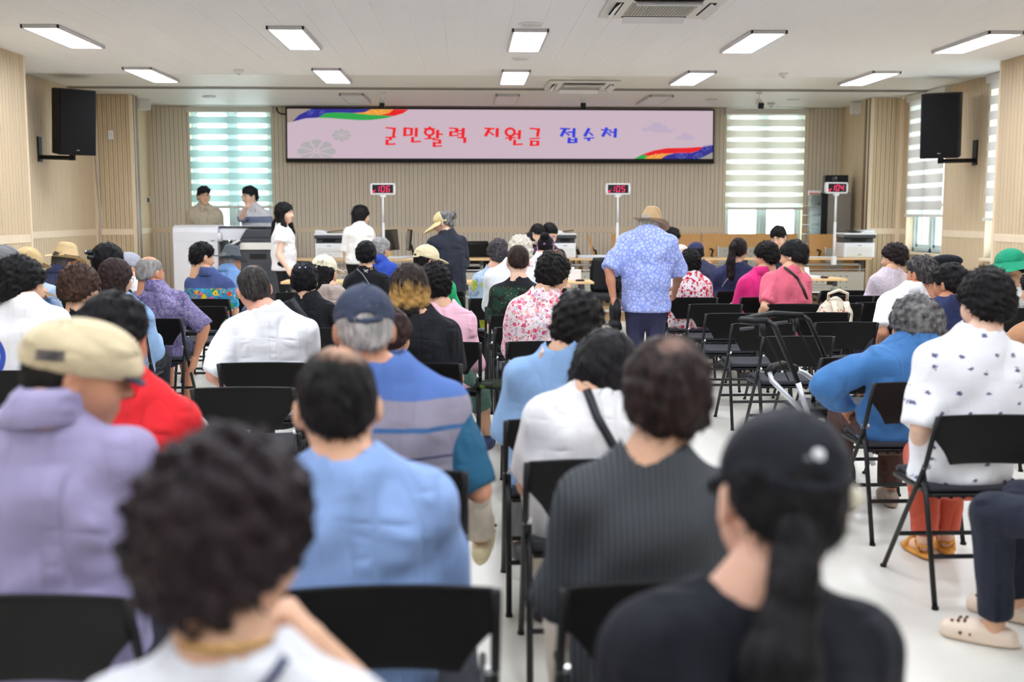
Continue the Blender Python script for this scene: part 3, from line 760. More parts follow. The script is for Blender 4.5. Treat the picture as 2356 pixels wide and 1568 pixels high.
# floor copier
CYY = 16.05
x0, x1 = pY(553, 600, CYY)[0], pY(640, 600, CYY)[0]
r = empty('floor_copier', ((x0 + x1) / 2, CYY, .16), 0, 'charcoal floor-standing copier behind the standing woman', 'copier')
w = (x1 - x0) / 2
M_COP = flat('copier_charcoal', (62, 65, 72), .5, var=.04)
MB().b2((-w, 0, .03), (w, .6, .86)).build('body', M_COP, r, bevel=.015)
for k in range(2): MB().b2((-w * .95, -.008, .05 + k * .17), (w * .95, 0, .2 + k * .17)).build('paper_drawer', M_DGREY, r, bevel=.005)
MB().b2((-w * .7, -.008, .42), (w * .8, 0, .7)).build('front_door', M_DGREY, r, bevel=.006)
g = MB()
for k in range(6): g.b2((-w * .5, -.006, .74 + k * .013), (w * .4, 0, .746 + k * .013))
g.build('vent', M_DARKGAP, r)
MB().b2((-w, -.02, .87), (w, .6, .97)).build('control_band', flat('copier_white', (226, 224, 216), .45), r, bevel=.008)
MB().b2((-w, 0, .97), (w, .6, 1.03)).build('scanner_bed', M_DGREY, r, bevel=.008)
MB().prism([(-w, 1.03), (w, 1.03), (w * .9, 1.16), (-w * .7, 1.16)], .05, .55, lambda u, v, d: (u, d, v)).build('document_feeder', M_COP, r, bevel=.012)
MB().box((0, .3, 1.175), (w * 1.8, .45, .012), Matrix.Rotation(.05, 3, 'Y')).build('feeder_tray', M_BLACK, r, bevel=.004)
MB().box((-w - .09, .02, .93), (.26, .22, .04), Matrix.Rotation(-.5, 3, 'Y')).build('touch_panel', M_DGREY, r, bevel=.012)
MB().tube([(-w - .2, -.09, .88), (-w - .19, -.1, .9), (-w + .02, -.1, 1.01)], .014).build('panel_rim', M_WHITE, r)
# monitors, papers, bottles on the desk
for px0, px1, py, rz, nm in ((893, 908, 575, 1.25, 'left'), (937, 946, 575, 1.42, 'right')):
    p = pY((px0 + px1) / 2, 582, 16.7); r = empty('computer_monitor', (p[0], 16.72, .88), rz if nm == 'left' else -rz, 'black computer monitor seen nearly edge-on, %s of the pair' % nm, 'monitor')
    MB().box((0, 0, .27), (.52, .025, .31), Matrix.Rotation(-.1, 3, 'X')).build('panel', M_BLACK, r, bevel=.006)
    MB().box((0, -.016, .27), (.49, .004, .28), Matrix.Rotation(-.1, 3, 'X')).build('display', flat('dark_glass', (60, 54, 48), .15), r)
    MB().tube([(0, .03, .2), (0, .07, .02)], .018).build('stand', M_BLACK, r)
    MB().b2((-.11, -.06, 0), (.11, .12, .015)).build('foot', M_BLACK, r, bevel=.006)
M_PAPER = flat('paper', (236, 238, 242), .7, var=.03)
def papers(label, x, y, z, w, d, n, rz=0, m=None, group=None):
    r = empty('paper_stack', (x, y, z), rz, label, 'papers', group)
    rnd = random.Random(len(label) * 7)
    for k in range(n):
        q = MB().box((rnd.uniform(-.02, .02), rnd.uniform(-.02, .02), .004 + k * .007), (w, d, .006), Matrix.Rotation(rnd.uniform(-.12, .12), 3, 'Z')).build('sheet_bundle', m or M_PAPER, r)
    return r
p = pY(905, 590, 16.6); papers('loose papers on the desk in front of the monitors', p[0], 16.6, .88, .42, .26, 4)
p = pY(935, 588, 16.55); papers('white papers beside the right monitor', p[0] + .05, 16.6, .88, .3, .22, 5, .2)
r = empty('sauce_bottle', (pY(895, 585, 16.6)[0], 16.58, .88), 0, 'small yellow and red bottle by the left monitor', 'bottle')
MB().lathe([(.03, 0), (.032, .08), (.02, .11), (.012, .12)], 16).build('body', flat('yellow_bottle', (224, 196, 40), .35), r, smooth=True)
MB().lathe([(.02, .11), (.02, .17), (.012, .175)], 16).build('cap', flat('red_cap', (176, 40, 70), .4), r, smooth=True)
p = pY(1375, 590, 16.6); papers('white document stack on the stage table left of the hatted man', p[0], 16.62, .88, .6, .3, 6)
p = pY(1870, 590, 16.6); papers('thin papers on the stage table left of the right number display', p[0], 16.62, .88, .55, .3, 2)
p = pZ(1335, 635, .72)
r = empty('form_box_set', (xe[0] - .3, xe[1] + .3, .72), 0, 'white boxes of forms on the table left of the hatted man', 'box')
MB().b2((-.16, 0, 0), (0, .12, .1)).build('low_box', M_PAPER, r, bevel=.003); MB().b2((.0, 0, 0), (.09, .12, .16)).build('tall_box', M_PAPER, r, bevel=.003); MB().b2((.09, .0, 0), (.17, .12, .13)).build('tall_box', M_PAPER, r, bevel=.003)
def puck(label, x, y):
    r = empty('stamp_pad', (x, y, .72), 0, label, 'stamp pad')
    MB().lathe([(.055, 0), (.058, .012), (.05, .02)], 20).build('case', M_BLACK, r, smooth=True); MB().lathe([(.045, .02), (.04, .024)], 20).build('ink_pad', flat('maroon_ink', (80, 30, 40), .6), r)
puck('round black stamp pad next to the white boxes of forms', xe[0] - .16, xe[1] + .12)
puck('dark red stamp pad near the end of the right reception table', xe2[0] - .26, xe2[1] + .14)
papers('spread of forms in front of the salmon top', xe2[0] - .5, xe2[1] + .2, .72, .36, .26, 4, .3)
r = empty('document_holder', (xe2[0] - .52, xe2[1] + .42, .72), .1, 'white document stand behind the spread forms', 'document holder')
MB().box((0, 0, .07), (.32, .01, .12), Matrix.Rotation(-.35, 3, 'X')).build('back_plate', M_PAPER, r); MB().b2((-.16, -.05, 0), (.16, .03, .01)).build('base', M_PAPER, r)
r = empty('file_rack', (pZ(1935, 690, .2)[0] - .1, xe2[1] + .1, 0), 0, 'rack of grey files under the right reception table', 'file rack')
for k in range(7): MB().box((-.12 + k * .05, 0, .34), (.012, .24, .22), Matrix.Rotation(.25, 3, 'Y')).build('file', (M_GREY, M_DGREY, M_ALU)[k % 3], r)
MB().b2((-.2, -.13, .2), (.28, .13, .215)).build('rack_base', M_ALU, r); MB().tube([(-.2, -.12, .21), (-.2, -.12, .02)], .008).tube([(.27, -.12, .21), (.27, -.12, .02)], .008).tube([(-.2, .12, .21), (-.2, .12, .02)], .008).tube([(.27, .12, .21), (.27, .12, .02)], .008).build('rack_legs', M_ALU, r)
# office swivel chairs
def office_chair(label, x, y, z, rz):
    r = empty('office_chair', (x, y, z), rz, label, 'chair')
    bk = []
    for j in range(9):
        v = j / 8; row = []
        for i in range(9):
            u = i / 4 - 1; row.append((u * (.2 + .035 * math.sin(v * PI)), -.2 - .05 * v + .045 * u * u, .5 + v * .46))
        bk.append(row)
    MB().grid(bk).build('backrest', M_BLACK, r, smooth=True, thick=.05)
    MB().b2((-.24, -.22, .42), (.24, .25, .5)).build('seat', flat('black_mesh_fabric', (26, 27, 30), .8), r, bevel=.03, seg=3)
    for s in (-1, 1):
        MB().tube([(s * .24, .0, .46), (s * .29, -.02, .55), (s * .29, -.05, .66), (s * .28, .15, .69)], .018).build('armrest', M_BLACK, r, smooth=True)
    MB().tube([(0, 0, .42), (0, 0, .1)], [.028, .024]).build('gas_lift', M_ALU, r, smooth=True)
    for k in range(5):
        a = k * 2 * PI / 5 + .3; c, s = math.cos(a), math.sin(a)
        MB().tube([(0, 0, .12), (.16 * c, .16 * s, .1), (.3 * c, .3 * s, .07)], [.025, .02, .016]).build('base_spoke', M_ALU, r, smooth=True)
        MB().cyl((.3 * c, .3 * s, .03), .03, .05, 12, 'x').build('caster', M_BLACK, r)
    return r
p = pY(1084, 600, 17.4); office_chair('empty black swivel office chair on the stage', p[0], 17.4, .16, .25)
p = pY(1395, 700, 13.9); office_chair('black swivel chair pushed against the reception table by the hatted man', p[0], 14.55, 0, 2.6)
# display fridge and loudspeaker
FY = 17.55
x0, x1 = pY(1888, 500, FY)[0], pY(1957, 500, FY)[0]
zt = pY(1900, 441, FY)[2]
r = empty('display_fridge', ((x0 + x1) / 2, FY, .16), -.0, 'grey-sided glass display fridge in the right corner', 'fridge')
w = (x1 - x0) / 2; H = zt - .16
MB().b2((-w, 0, .06), (w, .55, H)).build('cabinet', flat('fridge_grey', (138, 132, 124), .45, var=.02), r, bevel=.01)
MB().b2((-w - .005, -.03, .08), (-w + .1, .5, H - .02)).build('door_frame', M_BLACK, r, bevel=.006)
q = MB().box((-w - .09, .05, H / 2 + .1), (.18, .02, H - .25)).build('glass_door', M_GLASS, r)
MB().b2((-w - .19, .04, H - .05), (-w, .08, H + .02)).build('lit_header', M_WHITE, r, bevel=.004)
MB().b2((-w - .185, .02, H - .035), (-w - .03, .04, H - .015)).build('header_stripe', flat('salmon_print', (216, 120, 96), .5), r)
for k in range(9): MB().b2((-w - .18, .1, .3 + k * .15), (-w, .4, .306 + k * .15)).build('shelf', M_WHITE, r)
for k in range(4): MB().cyl(((-w + .06) if k % 2 else (w - .06), .08 if k < 2 else .47, .03), .025, .06, 10).build('foot', M_BLACK, r)
r2 = empty('loudspeaker', ((x0 + x1) / 2 + .02, FY + .1, zt), -.2, 'black monitor loudspeaker standing on the display fridge', 'loudspeaker')
MB().b2((-.17, 0, 0), (.19, .35, pY(1930, 402, FY)[2] - zt)).build('cabinet', M_BLACK, r2, bevel=.01)
MB().cyl((.0, -.004, .1), .075, .012, 24, 'y').build('woofer', M_DGREY, r2); MB().cyl((-.03, -.004, .21), .03, .012, 20, 'y').build('tweeter', M_DGREY, r2)
MB().b2((-.01, -.004, .2), (.01, .0, .24)).build('badge', M_GREY, r2)
# ================================================================ PEOPLE: distance fields turned into smooth skins
f32 = np.float32
class Field:
    def __init__(s, lo, hi, h):
        s.lo = np.array(lo, float); s.h = h
        n = np.maximum(4, np.ceil((np.array(hi, float) - s.lo) / h).astype(int) + 1)
        s.ax = [(s.lo[i] + h * np.arange(n[i])).astype(f32) for i in range(3)]
        s.F = np.full(n, .3, f32)
    def sl(s, lo, hi):
        r = []
        for i in range(3):
            a = max(0, int(math.floor((lo[i] - s.lo[i]) / s.h))); b = min(s.F.shape[i], int(math.ceil((hi[i] - s.lo[i]) / s.h)) + 1)
            if b <= a: return None
            r.append(slice(a, b))
        return tuple(r)
    def xyz(s, q): return s.ax[0][q[0]][:, None, None], s.ax[1][q[1]][None, :, None], s.ax[2][q[2]][None, None, :]
    def put(s, q, d, k, mode):
        v = s.F[q]
        if mode == 'sub': 
            s.F[q] = np.maximum(v, -d) if not k else -s.smin(-v, d, k); return
        s.F[q] = s.smin(v, d, k) if k else np.minimum(v, d)
    @staticmethod
    def smin(a, b, k):
        h = np.maximum(k - np.abs(a - b), 0) / k
        return np.minimum(a, b) - h * h * (k * .25)
    def rc(s, a, b, ra, rb, k=.03, cap=None, mode='add', off=0, sc=None):
        """tapered capsule; cap=(point, normal) trims it flat"""
        a, b = np.array(a, float), np.array(b, float); m = max(ra, rb) + off + k + 3 * s.h + .02
        q = s.sl(np.minimum(a, b) - m, np.maximum(a, b) + m)
        if q is None: return
        X, Y, Z = s.xyz(q); ba = (b - a).astype(f32); L = f32((ba ** 2).sum() + 1e-9)
        px, py, pz = X - f32(a[0]), Y - f32(a[1]), Z - f32(a[2])
        t = np.clip((px * ba[0] + py * ba[1] + pz * ba[2]) / L, 0, 1)
        d = np.sqrt((px - t * ba[0]) ** 2 + (py - t * ba[1]) ** 2 + (pz - t * ba[2]) ** 2) - (ra + off + (rb - ra) * t)
        if cap is not None:
            c, n = np.array(cap[0], float), np.array(cap[1], float); n = n / np.linalg.norm(n)
            d = np.maximum(d, (X - f32(c[0])) * f32(n[0]) + (Y - f32(c[1])) * f32(n[1]) + (Z - f32(c[2])) * f32(n[2]))
        s.put(q, d.astype(f32), k, mode)
    def el(s, c, r, k=.02, R=None, mode='add', off=0):
        c = np.array(c, float); r = np.array(r, float) + off; m = r.max() + k + 3 * s.h + .015
        q = s.sl(c - m, c + m)
        if q is None: return
        X, Y, Z = s.xyz(q); px, py, pz = X - f32(c[0]), Y - f32(c[1]), Z - f32(c[2])
        if R is not None:
            px, py, pz = [f32(R[0][i]) * px + f32(R[1][i]) * py + f32(R[2][i]) * pz for i in range(3)]
        k0 = np.sqrt((px / r[0]) ** 2 + (py / r[1]) ** 2 + (pz / r[2]) ** 2)
        k1 = np.sqrt((px / r[0] ** 2) ** 2 + (py / r[1] ** 2) ** 2 + (pz / r[2] ** 2) ** 2) + 1e-6
        s.put(q, (k0 * (k0 - 1) / k1).astype(f32), k, mode)
    def cut(s, c, n, k=0):
        """keep the side the normal points away from"""
        n = np.array(n, float); n /= np.linalg.norm(n)
        X, Y, Z = s.ax[0][:, None, None], s.ax[1][None, :, None], s.ax[2][None, None, :]
        d = (X - f32(c[0])) * f32(n[0]) + (Y - f32(c[1])) * f32(n[1]) + (Z - f32(c[2])) * f32(n[2])
        if k: s.F = -s.smin(-s.F, -d, k)
        else: s.F = np.maximum(s.F, d)
    def folds(s, amp, seed, f0=22):
        r = np.random.RandomState(seed)
        X, Y, Z = s.ax[0][:, None, None], s.ax[1][None, :, None], s.ax[2][None, None, :]
        acc = 0
        for i in range(4):
            k = r.normal(size=3); k[2] *= .8; k = k / np.linalg.norm(k) * f0 * (1 + .55 * i); kk = r.normal(size=3) * f0 * .35
            w = 1.6 * np.sin((X * f32(kk[0]) + Y * f32(kk[1]) + Z * f32(kk[2])) + f32(r.rand() * 6))
            acc = acc + (np.sin(X * f32(k[0]) + Y * f32(k[1]) + Z * f32(k[2]) + w + f32(r.rand() * 6)) * f32(.7 ** i))
        s.F = s.F + f32(amp) * acc.astype(f32)
    def lumps(s, amp, seed, f0):
        r = np.random.RandomState(seed)
        X, Y, Z = s.ax[0][:, None, None], s.ax[1][None, :, None], s.ax[2][None, None, :]
        acc = 0
        for i in range(5):
            k = r.normal(size=(3, 3)); k = k / np.linalg.norm(k, axis=1)[:, None] * f0 * (.75 + .25 * i)
            g = 1
            for j in range(3): g = g * np.sin(X * f32(k[j][0]) + Y * f32(k[j][1]) + Z * f32(k[j][2]) + f32(r.rand() * 6))
            acc = acc + g
        s.F = s.F + f32(amp) * acc.astype(f32)
    def mesh(s):
        F = s.F; I = F < 0
        n = np.array(F.shape)
        c = np.zeros(n - 1, np.int8)
        for a in (0, 1):
            for b in (0, 1):
                for e in (0, 1): c += I[a:n[0] - 1 + a, b:n[1] - 1 + b, e:n[2] - 1 + e]
        act = (c > 0) & (c < 8); ids = np.full(act.shape, -1, np.int32)
        ix = np.argwhere(act); m = len(ix)
        if m == 0: return np.zeros((0, 3)), np.zeros((0, 4), int)
        ids[act] = np.arange(m)
        cv = {}
        for a in (0, 1):
            for b in (0, 1):
                for e in (0, 1): cv[(a, b, e)] = F[ix[:, 0] + a, ix[:, 1] + b, ix[:, 2] + e]
        P = np.zeros((m, 3)); w = np.zeros(m)
        for d in range(3):
            for u in (0, 1):
                for v in (0, 1):
                    p0 = [u, v]; p0.insert(d, 0); p1 = [u, v]; p1.insert(d, 1)
                    f0, f1 = cv[tuple(p0)], cv[tuple(p1)]
                    x = (f0 < 0) != (f1 < 0); t = np.where(x, f0 / np.where(x, f0 - f1, 1), 0)
                    q = np.array(p0, float)[None, :].repeat(m, 0); q[:, d] = t
                    P += q * x[:, None]; w += x
        P = (P / w[:, None] + ix) * s.h + s.lo
        Q = []
        for d in range(3):
            a = [slice(None)] * 3; b = [slice(None)] * 3; a[d] = slice(0, -1); b[d] = slice(1, None)
            A, B = I[tuple(a)], I[tuple(b)]
            u, v = [(1, 2), (2, 0), (0, 1)][d]
            for flag, rev in ((A & ~B, False), (~A & B, True)):
                e = np.argwhere(flag)
                e = e[(e[:, u] > 0) & (e[:, v] > 0) & (e[:, u] < n[u] - 1) & (e[:, v] < n[v] - 1)]
                if not len(e): continue
                def g(du, dv):
                    k = e.copy(); k[:, u] += du; k[:, v] += dv; return ids[k[:, 0], k[:, 1], k[:, 2]]
                qd = np.stack([g(-1, -1), g(0, -1), g(0, 0), g(-1, 0)], 1)
                Q.append(qd[:, ::-1] if rev else qd)
        Q = np.concatenate(Q) if Q else np.zeros((0, 4), int)
        Q = Q[(Q >= 0).all(1)]
        return P, Q
def join_pq(L):
    V, Q, k = [], [], 0
    for v, q in L:
        V.append(v); Q.append(q + k); k += len(v)
    return np.concatenate(V), np.concatenate(Q)
def xf(pq, M):
    M = np.array(M); return pq[0] @ M[:3, :3].T + M[:3, 3], pq[1]
def mk_mesh(name, v, q, tri=None, smooth=True):
    me = bpy.data.meshes.new(name); nq = len(q); nt = 0 if tri is None else len(tri)
    me.vertices.add(len(v)); me.vertices.foreach_set('co', np.asarray(v, f32).ravel())
    me.loops.add(nq * 4 + nt * 3)
    li = q.ravel() if not nt else np.concatenate([q.ravel(), tri.ravel()])
    me.loops.foreach_set('vertex_index', li.astype(np.int32))
    me.polygons.add(nq + nt)
    st = np.concatenate([np.arange(nq) * 4, nq * 4 + np.arange(nt) * 3]).astype(np.int32)
    me.polygons.foreach_set('loop_start', st)
    me.polygons.foreach_set('use_smooth', np.full(nq + nt, smooth))
    me.update(); me.validate(); return me
def relax(v, q, n=1):
    for _ in range(n):
        acc = np.zeros_like(v); w = np.zeros(len(v))
        for a, b in ((0, 1), (1, 2), (2, 3), (3, 0)):
            np.add.at(acc, q[:, a], v[q[:, b]]); np.add.at(acc, q[:, b], v[q[:, a]])
            np.add.at(w, q[:, a], 1); np.add.at(w, q[:, b], 1)
        v = .5 * v + .5 * acc / np.maximum(w, 1)[:, None]
    return v

# ---------------------------------------------------------------- heads (local frame: x right, y towards the face, z up, origin mid-head)
_cache = {}
def head_pq(fem=False, h=.0062):
    key = ('head', fem, h)
    if key in _cache: return _cache[key]
    F = Field((-.12, -.14, -.2), (.12, .15, .15), h)
    F.el((0, -.014, .034), (.076, .098, .089), .01)
    F.el((0, .026, -.035), (.06 if fem else .064, .066, .083), .05)
    F.el((0, .052, -.088), (.024 if fem else .03, .026, .026), .03)
    for s in (-1, 1):
        F.el((s * .036, .058, -.03), (.028, .03, .034), .03)
        F.el((s * .031, .099, .008), (.019, .012, .012), .012, mode='sub')
        F.el((s * .0815, -.008, -.005), (.011, .021, .032), .006, R=np.array(Matrix.Rotation(s * .35, 3, 'Z')))
        F.el((s * .091, -.002, -.002), (.007, .011, .018), .004, mode='sub')
        F.rc((s * .012, .093, .026), (s * .045, .08, .024), .009, .006, .012)
    F.rc((0, .09, .012), (0, .11, -.03), .008, .013, .012)
    for s in (-1, 1): F.el((s * .011, .1, -.033), (.009, .01, .008), .008)
    F.rc((-.018, .083, -.06), (.018, .083, -.06), .007, .007, .01); F.rc((-.015, .082, -.071), (.015, .082, -.071), .007, .007, .01)
    F.rc((0, -.028, -.02), (0, -.04, -.2), .058 if not fem else .05, .056 if not fem else .047, .03)
    v, q = F.mesh(); v = relax(v, q, 1)
    _cache[key] = (v, q); return v, q
HAIR_T = {'short': .014, 'crop': .008, 'perm': .027, 'bigperm': .033, 'bob': .022, 'long': .018, 'tied': .01, 'bald': .004, 'ring': .004, 'shortf': .022, 'bobhat': .002}
def hair_field(style, seed):
    T = HAIR_T[style]
    F = Field((-.17, -.19, -.34 if style in ('long',) else -.2), (.17, .16, .2), .0068)
    if style in ('bob', 'long', 'bobhat'):
        F.el((0, -.018, .038), (.077 + T, .098 + T, .086 + T), .02)
        zb = -.3 if style == 'long' else -.14
        F.rc((-.05, -.025, 0), (-.056, -.03, zb + .03), .05, .05, .04); F.rc((.05, -.025, 0), (.056, -.03, zb + .03), .05, .05, .04)
        F.rc((0, -.06, 0), (0, -.06, zb + .03), .062, .06, .05)
        F.el((0, .11, -.06), (.066, .1, .115), .015, mode='sub')
        F.cut((0, 0, zb), (0, 0, -1), .02)
        F.lumps(.0035, seed, 70)
    else:
        F.el((0, -.016, .034), (.0755 + T, .0975 + T, .088 + T), .02)
        if style in ('perm', 'bigperm'):
            F.el((0, -.05, -.03), (.073 + T * .8, .06 + T * .8, .075), .04)
            F.el((0, .12, -.045), (.075, .085, .095), .02, mode='sub')
            n = np.array([0, .68, -.73]); F.cut((0, 0, -.032), (0, .55, -.83), .03)
            F.lumps(.0055 if style == 'perm' else .0085, seed, 92 if style == 'perm' else 70)
        elif style == 'shortf':
            F.el((0, -.045, -.03), (.072 + T * .7, .058 + T * .6, .075), .04)
            F.el((0, .12, -.045), (.07, .085, .095), .02, mode='sub')
            F.cut((0, 0, -.022), (0, .55, -.83), .03); F.lumps(.004, seed, 60)
        else:
            F.el((0, -.05, -.025), (.066 + T * .6, .056 + T * .6, .065), .03)
            if style == 'short': F.el((0, .004, .084), (.076, .082, .052), .03)
            F.el((0, .125, -.03), (.08, .085, .082), .015, mode='sub')
            for s in (-1, 1): F.el((s * .1, .015, -.03), (.035, .045, .05), .01, mode='sub')
            F.cut((0, 0, -.02 if style == 'short' else .002), (0, .56, -.83), .02)
            if style == 'bald': F.el((0, -.03, .135), (.058, .085, .05), .01, mode='sub')
            if style == 'ring': F.el((0, .02, .13), (.1, .14, .085), .01, mode='sub')
            F.lumps(.0055 if style == 'short' else .002, seed, 75)
    return F
def strands(v, q, style, seed, n):
    """short ribbons of hair lying along the shell so the outline is not a hard edge"""
    r = np.random.RandomState(seed + 5)
    fn = np.cross(v[q[:, 2]] - v[q[:, 0]], v[q[:, 3]] - v[q[:, 1]]); fn /= np.linalg.norm(fn, axis=1)[:, None] + 1e-9
    i = r.randint(0, len(q), n); p = v[q[i]].mean(1); nn = fn[i]
    down = np.array([0, -.35, -1.0])[None, :] + r.normal(size=(n, 3)) * (.9 if style in ('perm', 'bigperm') else .35)
    flow = np.where(p[:, 2:3] > .07, np.concatenate([p[:, :1] * 6, p[:, 1:2] * 5 + .05, -np.ones((n, 1)) * .2], 1) + r.normal(size=(n, 3)) * .3, down)
    tdir = flow - nn * (flow * nn).sum(1)[:, None]; tdir /= np.linalg.norm(tdir, axis=1)[:, None] + 1e-9
    sd = np.cross(tdir, nn)
    curly = style in ('perm', 'bigperm')
    L = r.uniform(.018, .032, n) if curly else r.uniform(.03, .06, n) * (.6 if style in ('crop', 'ring', 'bald') else 1)
    K = 5; V = np.zeros((n, K, 2, 3)); w = r.uniform(.0012, .0022, n)
    for k in range(K):
        t = k / (K - 1)
        if curly:
            a = t * r.uniform(2.2, 3.4); rad = L * .45
            c = p + tdir * (rad * np.sin(a))[:, None] + nn * (rad * .75 * (1 - np.cos(a)) * .8 - .002)[:, None] + sd * (L * .3 * t * r.choice([-1, 1], n))[:, None]
        else:
            lift = (.0045 if style != 'tied' else .0015) * np.sin(t * 2.2) - .0012
            c = p + tdir * (L * t)[:, None] + nn * lift - nn * (L * L * t * t * 4.5)[:, None]
        ww = (w * (1 - .8 * t))[:, None]
        V[:, k, 0] = c - sd * ww; V[:, k, 1] = c + sd * ww
    base = (np.arange(n) * K * 2)[:, None]
    Q = np.concatenate([np.stack([base[:, 0] + 2 * k, base[:, 0] + 2 * k + 1, base[:, 0] + 2 * k + 3, base[:, 0] + 2 * k + 2], 1) for k in range(K - 1)])
    return V.reshape(-1, 3), Q
def hair_mesh(style, seed=1, extra=None, n=700):
    key = ('hair', style, seed, extra)
    if key in _cache: return _cache[key]
    F = hair_field(style, seed)
    if extra == 'bun': F.el((0, -.125, .06), (.045, .04, .042), .012)
    if extra == 'topbun': F.el((0, -.1, .105), (.05, .045, .045), .012)
    v, q = F.mesh(); v = relax(v, q, 1)
    L = [(v, q), strands(v, q, style, seed, n)]
    v, q = join_pq(L)
    _cache[key] = mk_mesh('hair', v, q); return _cache[key]
def tail_mesh(pts, rad, seed=3, lump=.0022, h=.008, n=420):
    """a tied tail of hair through local points"""
    P = np.array(pts); m = max(rad) + .03
    F = Field(P.min(0) - m, P.max(0) + m, h)
    for i in range(len(P) - 1): F.rc(P[i], P[i + 1], rad[i], rad[i + 1], .02)
    F.lumps(lump, seed, 60); v, q = F.mesh(); v = relax(v, q, 1)
    s = strands(v, q, 'long', seed, n)
    v, q = join_pq([(v, q), s]); return mk_mesh('ponytail', v, q)
def eyes_mesh():
    if 'eyes' in _cache: return _cache['eyes']
    m = MB()
    for s in (-1, 1):
        for (y, r, z) in ((.084, (.014, .008, .0065), .009), (.0885, (.0065, .006, .0062), .009)):
            vs_, fs = [], []
            for i in range(7):
                a = PI * i / 6
                for k in range(12):
                    b = 2 * PI * k / 12; vs_.append((s * .031 + r[0] * math.sin(a) * math.cos(b), y + r[1] * math.cos(a), z + r[2] * math.sin(a) * math.sin(b)))
            for i in range(6):
                for k in range(12): fs.append((i * 12 + k, i * 12 + (k + 1) % 12, (i + 1) * 12 + (k + 1) % 12, (i + 1) * 12 + k))
            m.add(vs_, fs)
    me = m.mesh('eyes'); me.materials.append(flat('eye_white', (222, 216, 208), .3)); me.materials.append(flat('eye_dark', (28, 20, 16), .2))
    n = len(me.polygons) // 4
    for i, pl in enumerate(me.polygons): pl.material_index = (i // n) % 2; pl.use_smooth = True
    _cache['eyes'] = me; return me
def brow_mesh():
    if 'brow' in _cache: return _cache['brow']
    m = MB()
    for s in (-1, 1): m.tube([(s * .013, .099, .03), (s * .03, .096, .036), (s * .048, .082, .03)], [.004, .0045, .0025], 6)
    _cache['brow'] = m.mesh('eyebrows'); return _cache['brow']
def lip_mesh():
    if 'lip' in _cache: return _cache['lip']
    m = MB().tube([(-.022, .082, -.066), (-.008, .0895, -.0625), (0, .0895, -.064), (.008, .0895, -.0625), (.022, .082, -.066)], [.002, .005, .0045, .005, .002], 8)
    m.tube([(-.018, .082, -.068), (0, .0885, -.0715), (.018, .082, -.068)], [.002, .006, .002], 8)
    me = m.mesh('lips'); me.polygons.foreach_set('use_smooth', [True] * len(me.polygons)); _cache['lip'] = me; return me
def glasses_mesh():
    if 'gl' in _cache: return _cache['gl']
    m = MB()
    for s in (-1, 1):
        m.tube([(s * .032 + .022 * math.cos(a), .106 - .006 * math.cos(a) * s, .004 + .018 * math.sin(a)) for a in [2 * PI * k / 16 for k in range(17)]], .0014, 5)
        m.tube([(s * .054, .1, .01), (s * .078, .05, .014), (s * .082, -.01, .012)], .0015, 5)
    m.tube([(-.01, .106, .008), (0, .11, .012), (.01, .106, .008)], .0014, 5)
    _cache['gl'] = m.mesh('glasses'); return _cache['gl']

# ---------------------------------------------------------------- hands and shoes
def hand_pq(pose='relaxed'):
    """right hand, local: y along the fingers, x towards the thumb side (-x), z = back of the hand; origin at the wrist"""
    key = ('hand', pose)
    if key in _cache: return _cache[key]
    F = Field((-.075, -.03, -.09), (.06, .2, .035), .0052)
    F.rc((0, -.02, 0), (0, .02, 0), .024, .026, .02)
    for x in (-.026, -.009, .009, .026): F.rc((x * .7, .02, 0), (x, .085 - abs(x - .005) * .25, .002), .015, .0125, .012)
    F.el((-.02, .035, -.012), (.02, .03, .014), .015)
    bend = {'relaxed': (.35, .55, .4), 'grip': (.9, 1.2, .8), 'flat': (.08, .12, .08)}[pose]
    for x, L in ((-.027, .074), (-.009, .083), (.009, .077), (.027, .06)):
        p = np.array([x, .083 - abs(x - .005) * .25, .002]); a = 0.0
        for k, fr in enumerate((.45, .32, .23)):
            a += bend[k]; d = np.array([x * .6 * (1 - k * .3), math.cos(a), -math.sin(a)]); d /= np.linalg.norm(d)
            q = p + d * L * fr; F.rc(p, q, .0095 - k * .0008, .0087 - k * .0009, .003); p = q
    b = {'relaxed': .6, 'grip': .9, 'flat': .4}[pose]
    p = np.array([-.022, .012, -.006]); d = np.array([-.8, .75, -.35]); d /= np.linalg.norm(d)
    q = p + d * .042; F.rc(p, q, .0145, .0115, .01)
    d2 = np.array([-.25, .9, -.5 * b]); d2 /= np.linalg.norm(d2); e = q + d2 * .03; F.rc(q, e, .011, .0098, .004)
    d3 = np.array([.1, .9, -.7 * b]); d3 /= np.linalg.norm(d3); F.rc(e, e + d3 * .024, .0098, .008, .004)
    v, q = F.mesh(); v = relax(v, q, 1)
    _cache[key] = (v, q); return v, q
